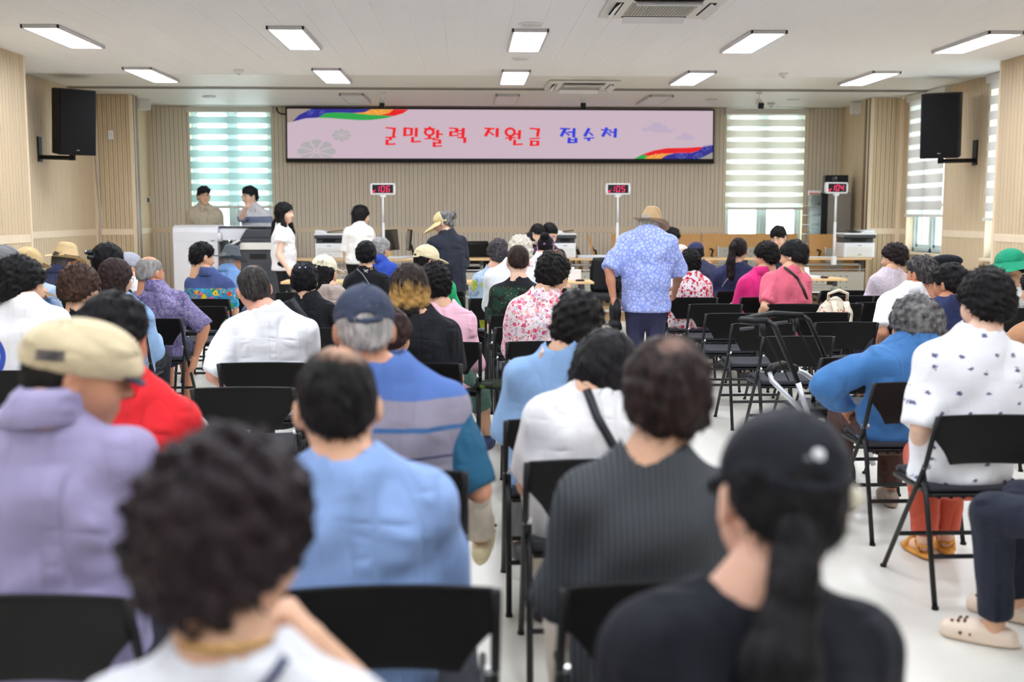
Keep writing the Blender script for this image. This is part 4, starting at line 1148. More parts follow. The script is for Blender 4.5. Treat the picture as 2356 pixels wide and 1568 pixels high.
def shoe_mesh(kind):
    """local: y towards the toe, origin under the ankle on the floor"""
    key = ('shoe', kind)
    if key in _cache: return _cache[key]
    F = Field((-.07, -.1, -.02), (.07, .22, .13), .0075)
    if kind in ('clog', 'sneaker', 'shoe'):
        F.rc((0, -.045, .032), (0, .06, .036), .036, .04, .02); F.rc((0, .06, .036), (-.004, .15, .03), .043, .03 if kind != 'clog' else .04, .03)
        if kind != 'clog': F.rc((0, -.035, .05), (0, .02, .085), .034, .034, .03)
        F.el((0, .05, .012), (.046, .145, .016), .008)
        F.rc((0, -.02, .13), (0, .02, .09), .03, .026, .01, mode='sub')
    else:
        F.el((0, .05, .014), (.044, .14, .016), .006)
        F.rc((-.045, .1, .03), (.045, .1, .03), .012, .012, .004); F.rc((-.04, .1, .03), (0, .1, .066), .014, .014, .01); F.rc((.04, .1, .03), (0, .1, .066), .014, .014, .01)
        F.rc((-.034, -.02, .06), (0, -.062, .06), .008, .008, .004); F.rc((.034, -.02, .06), (0, -.062, .06), .008, .008, .004)
        F.rc((-.036, -.02, .02), (-.034, .01, .075), .01, .01, .004); F.rc((.036, -.02, .02), (.034, .01, .075), .01, .01, .004); F.rc((-.034, .01, .075), (.034, .01, .075), .01, .01, .004)
    F.cut((0, 0, 0), (0, 0, -1))
    v, q = F.mesh(); v = relax(v, q, 1); _cache[key] = mk_mesh('shoe', v, q); return _cache[key]

# ---------------------------------------------------------------- hats (head-local)
def hat_parts(kind):
    key = ('hat', kind)
    if key in _cache: return _cache[key]
    out = []
    def fin(F, n=1):
        v, q = F.mesh(); v = relax(v, q, n); return mk_mesh('hat', v, q)
    if kind in ('cap', 'cap_closed'):
        F = Field((-.13, -.16, -.03), (.13, .27, .18), .0068)
        F.el((0, -.014, .045), (.09, .112, .096), .01); F.cut((0, -.01, .024), (0, -.12, -1), .006)
        if kind == 'cap': F.el((0, -.13, .024), (.034, .05, .026), .006, mode='sub'); F.rc((-.044, -.106, .03), (0, -.122, .026), .009, .009, .004); F.rc((.044, -.106, .03), (0, -.122, .026), .009, .009, .004)
        out.append(('crown', fin(F), 0))
        F = Field((-.13, -.02, -.06), (.13, .27, .1), .006)
        F.el((0, .1, .028), (.083, .095, .011), .004, R=np.array(Matrix.Rotation(-.22, 3, 'X')))
        F.cut((0, .04, 0), (0, -1, 0)); out.append(('brim', fin(F), 0))
        m = MB().lathe([(.009, 0), (.008, .005), (.001, .007)], 12, (0, -.014, .139)); out.append(('button', m.mesh('hat'), 0))
    elif kind == 'fedora':
        F = Field((-.14, -.16, .02), (.14, .16, .21), .0068)
        F.rc((0, .0, .06), (0, .0, .135), .083, .062, .01); F.rc((0, -.028, .06), (0, -.025, .135), .083, .06, .01); F.rc((0, .025, .06), (0, .028, .13), .08, .052, .02)
        F.rc((0, -.06, .215), (0, .09, .2), .03, .034, .02, mode='sub')
        for s in (-1, 1): F.el((s * .066, .075, .165), (.03, .05, .04), .015, mode='sub')
        F.cut((0, 0, .05), (0, 0, -1)); out.append(('crown', fin(F), 0))
        P = []
        for i in range(5):
            u = i / 4; row = []
            for k in range(37):
                a = 2 * PI * k / 36; rr = .085 + u * .062; x, y = rr * math.cos(a), rr * 1.16 * math.sin(a)
                row.append((x, y - .004, .05 + u * u * (.03 * math.cos(a) ** 2 - .022 * max(0, math.sin(a)) - .004)))
            P.append(row)
        b = MB().grid(P); me = b.mesh('hat'); me.polygons.foreach_set('use_smooth', [True] * len(me.polygons)); out.append(('brim', me, 0))
        P = [[((.0905 - .006 * j) * math.cos(2 * PI * k / 36), (.0905 - .006 * j) * 1.26 * math.sin(2 * PI * k / 36) - .002, .052 + j * .026) for k in range(37)] for j in (0, 1)]
        b = MB().grid(P); me = b.mesh('hat'); me.polygons.foreach_set('use_smooth', [True] * len(me.polygons)); out.append(('hat_band', me, 1))
    elif kind == 'flatcap':
        F = Field((-.14, -.17, -.01), (.14, .25, .19), .0068)
        F.el((0, -.015, .052), (.093, .114, .08), .01); F.el((0, .045, .052), (.088, .085, .058), .05); F.el((0, .09, .036), (.074, .052, .026), .03, R=np.array(Matrix.Rotation(-.4, 3, 'X')))
        F.cut((0, -.01, .012), (0, -.1, -1), .006); out.append(('crown', fin(F), 0))
        F = Field((-.12, .04, -.05), (.12, .2, .07), .006)
        F.el((0, .1, .012), (.07, .055, .009), .004, R=np.array(Matrix.Rotation(-.45, 3, 'X'))); out.append(('brim', fin(F), 1))
        m = MB().box((.0915, -.055, .062), (.006, .06, .008)).box((.0925, -.055, .05), (.006, .06, .008)); out.append(('side_tape', m.mesh('hat'), 1))
    elif kind == 'knit':
        F = Field((-.13, -.15, -.02), (.13, .26, .18), .0068)
        F.el((0, -.014, .045), (.092, .112, .1), .01); F.cut((0, -.01, .018), (0, -.1, -1), .006); out.append(('crown', fin(F), 0))
        F = Field((-.13, .0, -.06), (.13, .27, .1), .006)
        F.el((0, .1, .05), (.08, .1, .012), .004, R=np.array(Matrix.Rotation(.15, 3, 'X'))); F.cut((0, .04, 0), (0, -1, 0)); out.append(('brim', fin(F), 0))
    elif kind == 'beret':
        F = Field((-.16, -.18, .0), (.16, .16, .17), .0068)
        F.el((.01, -.03, .085), (.125, .135, .05), .02, R=np.array(Matrix.Rotation(.15, 3, 'Y'))); F.el((0, -.012, .04), (.09, .11, .06), .03)
        F.cut((0, 0, .028), (0, -.1, -1), .006); out.append(('crown', fin(F), 0))
    elif kind == 'wide':
        F = Field((-.13, -.16, .01), (.13, .15, .18), .0068)
        F.el((0, -.012, .045), (.095, .115, .1), .01); F.cut((0, 0, .035), (0, 0, -1), .006); out.append(('crown', fin(F), 0))
        P = []
        for i in range(7):
            u = i / 6; row = []
            for k in range(41):
                a = 2 * PI * k / 40; ext = .09 + .075 * max(0, math.sin(a)) ** .8
                rr = .088 + u * ext; row.append((rr * math.cos(a), rr * 1.12 * math.sin(a), .05 - .1 * u ** 1.2 * (.62 + .38 * math.sin(a)) + .01 * math.sin(3 * a) * u))
            P.append(row)
        me = MB().grid(P).mesh('hat'); me.polygons.foreach_set('use_smooth', [True] * len(me.polygons)); out.append(('brim', me, 0))
    elif kind == 'visor':
        F = Field((-.13, -.16, -.02), (.13, .15, .18), .0065)
        F.el((0, -.012, .042), (.091, .113, .098), .01); F.cut((0, -.01, .008), (0, -.1, -1), .005); F.cut((0, -.012, .1), (0, -1, .42), .008)
        F.rc((-.088, -.05, .022), (0, -.122, .022), .01, .01, .004); F.rc((.088, -.05, .022), (0, -.122, .022), .01, .01, .004)
        out.append(('band', fin(F), 0))
        P = []
        for i in range(6):
            u = i / 5; row = []
            for k in range(25):
                a = PI * (.02 + .96 * k / 24); rr = .09 + u * (.03 + .105 * math.sin(a)); row.append((rr * math.cos(a) * 1.02, rr * 1.18 * math.sin(a) - .012, .024 - .085 * u ** 1.15 * (.3 + .7 * math.sin(a))))
            P.append(row)
        me = MB().grid(P).mesh('hat'); me.polygons.foreach_set('use_smooth', [True] * len(me.polygons)); out.append(('brim', me, 0))
    _cache[key] = out; return out

# ---------------------------------------------------------------- a whole person
def skin_mat(c):
    key = ('skin', c)
    if key in _MC: return _MC[key]
    t = NT('skin'); a = s2l(c)
    f = t.noise(25, 4); t.col(t.mix(f, tuple(v * q for v, q in zip(a[:3], (.93, .86, .82))) + (1,), a))
    t.bump(t.noise(220, 2), .1, .002)
    _MC[key] = t.fin(.5, 0, .35); return _MC[key]
def hair_mat(c, c2=None, grey=0.0, tip=None, crown=None):
    key = ('hair', c, c2, grey, tip, crown)
    if key in _MC: return _MC[key]
    t = NT('hair'); a = s2l(c); b = s2l(c2) if c2 else tuple(min(1, v * 1.7 + .002) for v in a[:3]) + (1,)
    f = t.noise(1, 4, .7, vec=t.vec((70, 70, 14)))
    col = t.mix(t.gt(f, .55, .14), a, b)
    if grey: col = t.mix(t.math('MULTIPLY', t.gt(t.noise(34, 3), .5, .16), grey), col, s2l((168, 166, 164)))
    if tip:
        z = t.sep()[2]; nz = t.math('MULTIPLY_ADD', t.noise(1, 3, .6, vec=t.vec((55, 55, 3))), .16, z)
        side = t.gt(nz, .085, .03); col = t.mix(side, s2l(tip), col)
        col = t.mix(t.gt(t.math('MULTIPLY_ADD', t.noise(28, 3), .06, z), -.055, .02), a, col)
    if crown:
        d = t.n('VectorMath'); d.operation = 'DISTANCE'; d.inputs[1].default_value = crown[0]; t.l(t.obj(), d.inputs[0])
        k = t.math('MULTIPLY_ADD', t.noise(60, 3), .035, d.outputs['Value']); col = t.mix(t.gt(k, crown[1], .022), s2l(crown[2]), col)
    t.col(col); t.bump(t.noise(1, 3, .6, vec=t.vec((160, 160, 30))), .35, .004)
    _MC[key] = t.fin(.55, 0, .16); return _MC[key]
def norm(v): v = np.array(v, float); return v / (np.linalg.norm(v) + 1e-9)
def ik(a, c, l1, l2, pole):
    a, c = np.array(a, float), np.array(c, float); d = c - a; D = np.linalg.norm(d)
    if D > (l1 + l2) * .995: c = a + d / D * (l1 + l2) * .995; d = c - a; D = np.linalg.norm(d)
    x = (l1 * l1 - l2 * l2 + D * D) / (2 * D); hgt = math.sqrt(max(0, l1 * l1 - x * x)); u = d / D
    p = np.array(pole, float); p = p - u * p.dot(u); return a + u * x + norm(p) * hgt, c
def Rzxy(yaw, pitch, roll):
    return np.array((Matrix.Rotation(math.radians(yaw), 3, 'Z') @ Matrix.Rotation(math.radians(pitch), 3, 'X') @ Matrix.Rotation(math.radians(roll), 3, 'Y')))
SKIN = (222, 178, 148); SKINL = (238, 200, 176); SKIND = (196, 142, 110)
HBLACK = (15, 13, 14)
M_LIP = flat('lips', (176, 96, 88), .4)
def frame_from(y, z):
    y = norm(y); x = norm(np.cross(y, z)); z = np.cross(x, y); M = np.eye(4); M[:3, 0], M[:3, 1], M[:3, 2] = x, y, z; return M
def person(label, Yc, neck, head, yaw=0, hy=0, hp=-9, hr=0, sw=.175, k=1.0, hk=1.0, fem=True, fat=0.0, stand=None, lean=0.0, seat=None, floor=0.0,
           skin=SKIN, hair='perm', hcol=HBLACK, hm=None, hseed=1, hextra=None, tail=None, locks=None, hat=None, hatm=None,
           shirt=None, sleeve='short', fit=.012, collar=None, neckline=.074, hem=None, vest=None, folds=.006,
           pants=None, leg='long', shoe=('shoe', (60, 60, 64)), rw=None, lw=None, rpole=None, lpole=None, rpose='relaxed', lpose='relaxed',
           knees=None, ankles=None, face=True, glasses=False, strap=None, chair=True, fade=None, seed=None, bend=None):
    sd = seed or (sum(map(ord, label)) % 9973)
    Yn = Yc + .20 + lean; sw = sw * .83
    N = pY(neck[0], neck[1], Yn) if len(neck) == 2 else np.array(neck, float)
    if collar is not None: N = N - np.array([0, 0, .018])
    fw = np.array([-math.sin(math.radians(yaw)), math.cos(math.radians(yaw)), 0]); rt = np.array([fw[1], -fw[0], 0])
    hfw = .055
    T = HAIR_T[hair] if not hat else .018
    if hat and hair == 'short': hair = 'crop'
    if len(head) == 2:
        top = pY(head[0], head[1], Yn + hfw * fw[1] + .02)
    else: top = np.array(head, float)
    RH = Rzxy(yaw + hy, hp, hr)
    Hc = top - RH @ np.array([0, -.014, .123 * hk]) * 1.0 - np.array([0, 0, T * hk])
    hipz = (.515 if not stand else floor + stand)
    if bend is not None: hip = np.array(bend, float)
    else:
        hx = N[0] if seat is None else seat
        hip = np.array([hx, (Yc + .25 + fat + max(0, fit - .012)) if not stand else Yn, hipz])
    if yaw and not stand and bend is None: hip = hip - rt * 0
    sp_ = N - hip; L = np.linalg.norm(sp_); up = sp_ / L
    # joints
    shc = N - up * .062
    side = rt
    SH = {s: shc + side * s * sw * k - up * .05 + fw * .012 for s in (-1, 1)}
    UA, FA = .275 * k, .245 * k
    W = {}
    for s, w_, pole in ((1, rw, rpole), (-1, lw, lpole)):
        if w_ is None:
            if stand: t_ = SH[s] + side * s * .05 - np.array([0, 0, .50 * k]) + fw * .06
            else: t_ = hip + side * s * .13 + fw * .27 + np.array([0, 0, .14])
        elif len(w_) == 3 and isinstance(w_, tuple): t_ = pY(*w_)
        else: t_ = np.array(w_, float)
        pl = pole if pole is not None else (side * s * .34 - fw * .35 - np.array([0, 0, .8]))
        e, c = ik(SH[s], t_, UA, FA, pl); W[s] = (e, c)
    KN, AN = {}, {}
    for s in (-1, 1):
        h0 = hip + side * s * .088
        if stand:
            KN[s] = np.array([h0[0], h0[1], floor + .47 * k]) + fw * .02; AN[s] = np.array([h0[0], h0[1], floor + .085]) - fw * .01
        else:
            KN[s] = h0 + side * s * .05 + fw * .40 * k + np.array([0, 0, -.015]); AN[s] = np.array([KN[s][0], KN[s][1], floor + .085]) + fw * .02
        if knees and s in knees: KN[s] = np.array(knees[s], float)
        if ankles and s in ankles: AN[s] = np.array(ankles[s], float)
    base = np.array([hip[0], hip[1], floor])
    root = empty('person', base, 0, label, 'person')
    hb = .011 if Yn < 3 else (.0135 if Yn < 7 else .016)
    pts = [N, hip, Hc] + list(SH.values()) + [q for w_ in W.values() for q in w_] + list(KN.values()) + list(AN.values())
    lo, hi = np.min(pts, 0) - .2, np.max(pts, 0) + .2; lo[2] = max(lo[2], floor - .02)
    chest = hip + sp_ * .68; waist = hip + sp_ * .34
    def torso(F, off, low=0.0):
        cw = (sw - .082) * k
        for s in (-1, 0, 1):
            F.rc(hip + side * s * .07 - up * low, waist + side * s * (.05 + fat * .5), .112 + fat * .3 if s else .118 + fat * .4, .098 + fat * .7, .06, off=off)
            F.rc(waist + side * s * (.05 + fat * .5), chest + side * s * cw, .098 + fat * .7, .094 + fat * .3, .06, off=off)
        F.rc(chest, shc - up * .06, .088, .07, .06, off=off)
        for s in (-1, 1):
            F.rc(chest + side * s * cw, SH[s] - side * s * .035 - up * .03, .078, .052, .06, off=off)
            F.rc(shc + up * .0, SH[s] + up * .004, .054, .05, .05, off=off)
            F.rc(N + (Hc - N) * .16, SH[s] - side * s * .05 + up * .012, .04, .04, .06, off=off * .7 if off < 0 else off + .004)
    # body
    F = Field(lo, hi, hb)
    torso(F, -.004)
    F.rc(N - up * .03, Hc + (RH @ np.array([0, -.03, -.07])) * hk, .056 * (.9 if fem else 1.0), .052 * (.9 if fem else 1.0), .05)
    for s in (-1, 1):
        e, c = W[s]
        F.rc(SH[s], e, .047 + fat * .25, .038, .03); F.rc(e, e + (c - e) * .35, .04, .041, .015); F.rc(e + (c - e) * .35, c, .041, .026, .015)
        h0 = hip + side * s * .088
        F.rc(h0, KN[s], .088 + fat * .3, .058, .04); F.rc(KN[s], KN[s] + (AN[s] - KN[s]) * .35, .056, .055, .02); F.rc(KN[s] + (AN[s] - KN[s]) * .35, AN[s], .055, .034, .02)
        toe = norm(np.array([fw[0], fw[1], 0]) + side * s * .12)
        if AN[s][2] < floor + .16: F.rc(AN[s] - np.array([0, 0, .03]), AN[s] + toe * .12 - np.array([0, 0, .055]), .034, .026, .02)
    bp = F.mesh()
    HM = np.eye(4); HM[:3, :3] = RH * hk; HM[:3, 3] = Hc
    parts = [bp, xf(head_pq(fem), HM)]
    for s in (-1, 1):
        e, c = W[s]
        M = frame_from(c - e, np.array([0, 0, 1.0]) + side * s * .8 if not stand else side * s)
        M[:3, 3] = c - norm(c - e) * .005
        hv, hq = hand_pq(rpose if s == 1 else lpose)
        if s == -1: hv = hv * np.array([-1, 1, 1]); hq = hq[:, ::-1]
        parts.append(xf((hv * (.95 if fem else 1.04), hq), M))
    v, q = join_pq(parts)
    o = mobj('body', mk_mesh('body', v - base, q), skin_mat(skin), root)
    # clothes
    hs = .0115 if Yn < 3 else (.0135 if Yn < 7 else .0155)
    def sleeve_add(F, kind, off):
        if kind == 'none': return
        for s in (-1, 1):
            e, c = W[s]
            if kind == 'short':
                q_ = SH[s] + (e - SH[s]) * .86; F.rc(SH[s], SH[s] + (e - SH[s]) * 1.0, .058 + fat * .2, .06, .035, off=off, cap=(q_, e - SH[s]))
            elif kind == 'elbow':
                q_ = SH[s] + (e - SH[s]) * 1.0; F.rc(SH[s], SH[s] + (e - SH[s]) * 1.15, .058 + fat * .2, .058, .035, off=off, cap=(q_, e - SH[s]))
            elif kind == 'cap_sleeve':
                q_ = SH[s] + (e - SH[s]) * .45; F.rc(SH[s], SH[s] + (e - SH[s]) * .6, .06, .062, .035, off=off, cap=(q_, e - SH[s]))
            else:
                F.rc(SH[s], e, .056 + fat * .2, .049, .035, off=off); F.rc(e, c, .049, .037, .02, off=off, cap=(c - norm(c - e) * .01, c - e))
    def garment(name, mt, sl_, off, hemz, neck_r, foldamp, low=.02):
        F = Field(lo, hi, hs)
        torso(F, off, low); sleeve_add(F, sl_, off)
        F.folds(foldamp, sd, 20)
        nd = norm(.4 * norm(Hc - N) + .6 * up)
        if collar is not None: F.rc(N + nd * .045, N + nd * .3, .052, .06, .012, mode='sub')
        else: F.rc(N + nd * (neck_r * .36), N + nd * .3, neck_r * .8, neck_r * 1.5, .012, mode='sub')
        if collar is None: F.rc(N + nd * (neck_r * .30) + fw * .05, N + nd * .2 + fw * .06, neck_r * .85, neck_r * 1.4, .012, mode='sub')
        if hemz is not None: F.cut((0, 0, hemz), (0, 0, -1), .01)
        v, q = F.mesh()
        if len(v) == 0: return None, F
        v = relax(v, q, 2)
        return mobj(name, mk_mesh(name, v - base, q), mt, root), F
    SF = None
    if shirt is not None:
        hz = hem if hem is not None else (hip[2] - .075 if not stand else hip[2] - .02)
        _, SF = garment('shirt', shirt, sleeve, fit, hz, neckline if collar is None else .062, folds, .07 if not stand else .16)
    if vest is not None: _, SF = garment('vest', vest, 'none', fit + .02, hip[2] - .03, neckline * 1.12, folds)
    if collar is not None:
        nd = norm(.35 * norm(Hc - N) + .65 * up); P = []
        ax = norm(np.cross(nd, side)); 
        for j, (r_, z_) in enumerate(((.058, .045), (.061, .06), (.073, .045), (.09, -.018))):
            row = []
            for i in range(27):
                a = .5 * PI + .22 + 2 * PI * (i / 26) * .93; c_, s_ = math.cos(a), math.sin(a)
                # back of the neck is -fw
                dirv = side * c_ + fw * s_
                front = max(0, dirv.dot(fw)); row.append(tuple(N + nd * (z_ - .045 * front) + dirv * r_ * k * (1 + .12 * front) + fw * .006 - base))
            P.append(row)
        b = MB().grid(P); b.build('collar', collar, root, smooth=True, thick=.005)
    if pants is not None:
        F = Field(np.minimum(lo, hi), hi, .0165)
        for s in (-1, 0, 1): F.rc(hip + side * s * .07 - up * .03, hip + side * s * .06 + up * .03, .107 + fat * .3, .100 + fat * .4, .04, off=.003)
        for s in (-1, 1):
            h0 = hip + side * s * .088; kn, an = KN[s], AN[s]
            if leg == 'skirt': F.rc(h0, kn, .1, .085, .12, off=.01); continue
            if leg == 'shorts': F.rc(h0, kn, .095 + fat * .3, .08, .05, off=.008, cap=(kn - norm(kn - h0) * .04, kn - h0)); continue
            if leg == 'knee': F.rc(h0, kn, .095, .075, .05, off=.008); F.rc(kn, an, .075, .07, .03, off=.006, cap=(kn + (an - kn) * .35, an - kn)); continue
            F.rc(h0, kn, .088 + fat * .3, .068, .05, off=.006); F.rc(kn, an, .066, .056, .03, off=.006, cap=(kn + (an - kn) * (.95 if leg == 'long' else .82), an - kn))
        F.folds(.003, sd + 3, 24)
        F.cut((0, 0, hip[2] + .1), (0, 0, 1))
        v, q = F.mesh(); v = relax(v, q, 1)
        mobj('skirt' if leg == 'skirt' else 'trousers', mk_mesh('trousers', v - base, q), pants, root)
    if shoe:
        for s in (-1, 1):
            M = np.eye(4)
            if AN[s][2] < floor + .16:
                toe = norm(np.array([fw[0], fw[1], 0]) + side * s * .12); z = np.array([0, 0, 1.0])
                M = frame_from(toe, z); M[:3, 3] = np.array([AN[s][0], AN[s][1], floor + .001]) - base
            else:
                d = norm(AN[s] - KN[s]); toe = norm(fw - d * fw.dot(d) + side * .25); M = frame_from(toe, -d); M[:3, 3] = AN[s] + d * .075 - base
            mobj('shoe', shoe_mesh(shoe[0]), flat('shoe_' + shoe[0], shoe[1], .5), root, Matrix(M.tolist()))
    # head furniture
    HL = HM.copy(); HL[:3, 3] -= base; ML = Matrix(HL.tolist())
    if hair:
        hmt = hm or hair_mat(hcol)
        mobj('hair', hair_mesh(hair, hseed, hextra), hmt, root, ML)
        if tail: mobj('ponytail', tail_mesh(*tail), hmt, root, ML)
        for lk in (locks or ()): mobj('hair_lock', tail_mesh(*lk), hmt, root, ML)
    if face:
        mobj('eyes', eyes_mesh(), None, root, ML); mobj('eyebrows', brow_mesh(), flat('eyebrow', (40, 32, 28), .7), root, ML); mobj('lips', lip_mesh(), M_LIP, root, ML)
    if glasses: mobj('glasses', glasses_mesh(), flat('glasses_wire', (120, 110, 104), .3, .6), root, ML)
    if hat:
        hroot = empty('hat', (0, 0, 0)); hroot.parent = root; hroot.matrix_local = ML; hroot['label'] = hat[1]
        for nm, me, mi in hat_parts(hat[0]): mobj(nm, me, (hatm if not isinstance(hatm, tuple) else hatm[min(mi, len(hatm) - 1)]), hroot)
    info = dict(root=root, base=base, N=N, Hc=Hc, RH=RH, SF=SF, hip=hip, fw=fw, side=side, Y=Yn, chairx=hip[0], Yc=Yc, W=W, ML=ML, HM=HM, SH=SH)
    if strap: ribbon(info, *strap)
    return info
def back_y(F, x, z, near=True):
    """nearest surface of a garment facing the rear of the hall, at x, z"""
    i = int(round((x - F.lo[0]) / F.h)); j = int(round((z - F.lo[2]) / F.h))
    i = min(max(i, 0), F.F.shape[0] - 1); j = min(max(j, 0), F.F.shape[2] - 1)
    c = np.where(F.F[i, :, j] < 0)[0]
    return None if not len(c) else F.lo[1] + F.h * (c[0] if near else c[-1])
def ribbon(info, pxs, w, mt, name='bag_strap', lift=.012):
    """a strap laid over the back of the garment through photo points"""
    P = []
    for i in range(len(pxs) - 1):
        for t in np.linspace(0, 1, 9)[(0 if i == 0 else 1):]:
            a, b = pxs[i], pxs[i + 1]; x, y = a[0] + (b[0] - a[0]) * t, a[1] + (b[1] - a[1]) * t
            p = pY(x, y, info['Y'] - .12); yy = back_y(info['SF'], p[0], p[2])
            if yy is None: continue
            P.append(np.array([p[0], yy - lift, p[2]]))
    if len(P) < 3: return
    P = np.array(P)
    for _ in range(3): P[1:-1, 1] = np.minimum(P[1:-1, 1], .25 * P[:-2, 1] + .5 * P[1:-1, 1] + .25 * P[2:, 1])
    rows = []
    for i in range(len(P)):
        d = P[min(i + 1, len(P) - 1)] - P[max(i - 1, 0)]; s = norm(np.cross(d, [0, 1, 0]))
        rows.append([tuple(P[i] - s * w / 2 - info['base']), tuple(P[i] + s * w / 2 - info['base'])])
    MB().grid(rows).build(name, mt, info['root'], smooth=True, thick=.006)
# ================================================================ PRINTED FABRICS
def floral(name, bg, layers, seed=0, distort=.02, yoke=None, rough=.8):
    """bg colour with layers of blotchy blossoms: (scale, radius, [colours])"""
    t = NT(name); col = s2l(bg)
    nz = t.n('TexNoise'); nz.inputs['Scale'].default_value = 60; t.l(t.obj(), nz.inputs['Vector'])
    mv = t.n('VectorMath'); mv.operation = 'MULTIPLY_ADD'; mv.inputs[1].default_value = (distort,) * 3; t.l(nz.outputs['Color'], mv.inputs[0]); t.l(t.obj(), mv.inputs[2])
    for i, (sc, rad, cols) in enumerate(layers):
        v = t.vec(loc=(seed + i * 3.7, i * 1.3, seed * .7), src=mv.outputs[0])
        q = t.n('TexVoronoi'); q.inputs['Scale'].default_value = sc; t.l(v, q.inputs['Vector'])
        sx = t.n('SeparateColor'); t.l(q.outputs['Color'], sx.inputs[0])
        n = len(cols); st = [(k / n, s2l(c)) for k, c in enumerate(cols)]
        c = t.ramp(sx.outputs[0], st, 'CONSTANT') if n > 1 else s2l(cols[0])
        m = t.math('SUBTRACT', 1.0, t.gt(q.outputs['Distance'], rad, .05))
        m = t.math('MULTIPLY', m, t.gt(sx.outputs[1], .3))
        col = t.mix(m, col, c)
    if yoke:
        z = t.sep()[2]; col = t.mix(t.gt(z, yoke[0], .004), col, s2l(yoke[1]))
    t.col(col); cloth_bump(t, .2); return t.fin(rough, 0, .2)
def bands(name, stops, rough=.85):
    """horizontal bands by height above the floor: [(z, colour), ...] each colour holds upward from z"""
    t = NT(name); z = t.sep()[2]; z = t.math('MULTIPLY_ADD', t.noise(5, 2), .03, z); z = t.math('DIVIDE', z, 2.0)
    t.col(t.ramp(z, [(a / 2.0, s2l(c)) for a, c in stops], 'CONSTANT')); cloth_bump(t, .25); return t.fin(rough, 0, .2)
t = NT('purple_marble_shirt')
f = t.noise(16, 4, .6, dist=1.0); rg = t.math('ABSOLUTE', t.math('SUBTRACT', t.noise(15, 3, .55, dist=1.6), .5))
t.col(t.mix(t.math('SUBTRACT', 1, t.gt(rg, .018, .016)), t.mix(t.gt(f, .5, .12), s2l((92, 84, 126)), s2l((138, 128, 170))), s2l((170, 162, 194)))); cloth_bump(t, .3)
M_MARBLE = t.fin(.8, 0, .2)
t = NT('blue_leaf_shirt')
g = t.voro(30, 'DISTANCE_TO_EDGE'); g2 = t.noise(80, 3); v = t.voro(95)
leaf = t.math('MULTIPLY', t.gt(g, .11, .04), t.gt(t.math('ADD', v, t.math('MULTIPLY', g2, .4)), .42, .12))
t.col(t.mix(leaf, s2l((138, 154, 228)), s2l((182, 196, 240)))); cloth_bump(t, .2)
M_LEAF = t.fin(.8, 0, .2)
t = NT('grey_rib_knit')
x = t.sep()[0]; z = t.sep()[2]
w = t.math('SINE', t.math('MULTIPLY', x, 480)); w2 = t.math('SINE', t.math('MULTIPLY', z, 420))
t.col(t.mix(t.math('MULTIPLY_ADD', w, .4, .5), s2l((40, 42, 45)), s2l((92, 96, 100)))); t.bump(w, .5, .003)
M_KNIT = t.fin(.9, 0, .15)
t = NT('white_tee_small_animals')
nz = t.n('TexNoise'); nz.inputs['Scale'].default_value = 110; t.l(t.vec((.6, 1, 1.3)), nz.inputs['Vector'])
mv = t.n('VectorMath'); mv.operation = 'MULTIPLY_ADD'; mv.inputs[1].default_value = (.028, 0, .028); t.l(nz.outputs['Color'], mv.inputs[0]); t.l(t.obj(), mv.inputs[2])
sx_ = t.sep(mv.outputs[0]); cb = t.n('CombineXYZ'); t.l(t.math('MULTIPLY', sx_[0], .72), cb.inputs[0]); t.l(sx_[2], cb.inputs[1])
qv = t.n('TexVoronoi'); qv.voronoi_dimensions = '2D'; qv.inputs['Scale'].default_value = 13; qv.inputs['Randomness'].default_value = .65; t.l(cb.outputs[0], qv.inputs['Vector']); q = qv.outputs['Distance']
t.col(t.mix(t.gt(q, .1, .02), s2l((96, 98, 130)), s2l((236, 237, 242)))); cloth_bump(t, .25)
M_ANIMAL = t.fin(.85, 0, .2)
def ring_print(name, bgc, c, center, r0, r1):
    t = NT(name); d = t.n('VectorMath'); d.operation = 'DISTANCE'; d.inputs[1].default_value = center
    m = t.n('VectorMath'); m.operation = 'MULTIPLY'; m.inputs[1].default_value = (1, 0, 1); t.l(t.obj(), m.inputs[0]); t.l(m.outputs[0], d.inputs[0])
    v = d.outputs['Value']; k = t.math('MULTIPLY', t.gt(v, r0, .003), t.math('SUBTRACT', 1, t.gt(v, r1, .003)))
    t.col(t.mix(k, s2l(bgc), s2l(c))); cloth_bump(t, .25); return t.fin(.85, 0, .2)
def knitcap(name, c):
    t = NT(name); z = t.sep()[0]; w = t.math('SINE', t.math('MULTIPLY', z, 700)); a = s2l(c)
    t.col(t.mix(t.math('MULTIPLY_ADD', w, .3, .5), tuple(v * .75 for v in a[:3]) + (1,), a)); t.bump(w, .4, .003); return t.fin(.9, 0, .1)
def straw(name, c, c2, f=480):
    t = NT(name); s = t.sep(); w = t.math('MULTIPLY', t.math('SINE', t.math('MULTIPLY', s[2], f)), t.math('SINE', t.math('MULTIPLY', s[0], f)))
    t.col(t.mix(t.math('MULTIPLY_ADD', w, .5, .5), s2l(c), s2l(c2))); t.bump(w, .4, .003); return t.fin(.75, 0, .2)

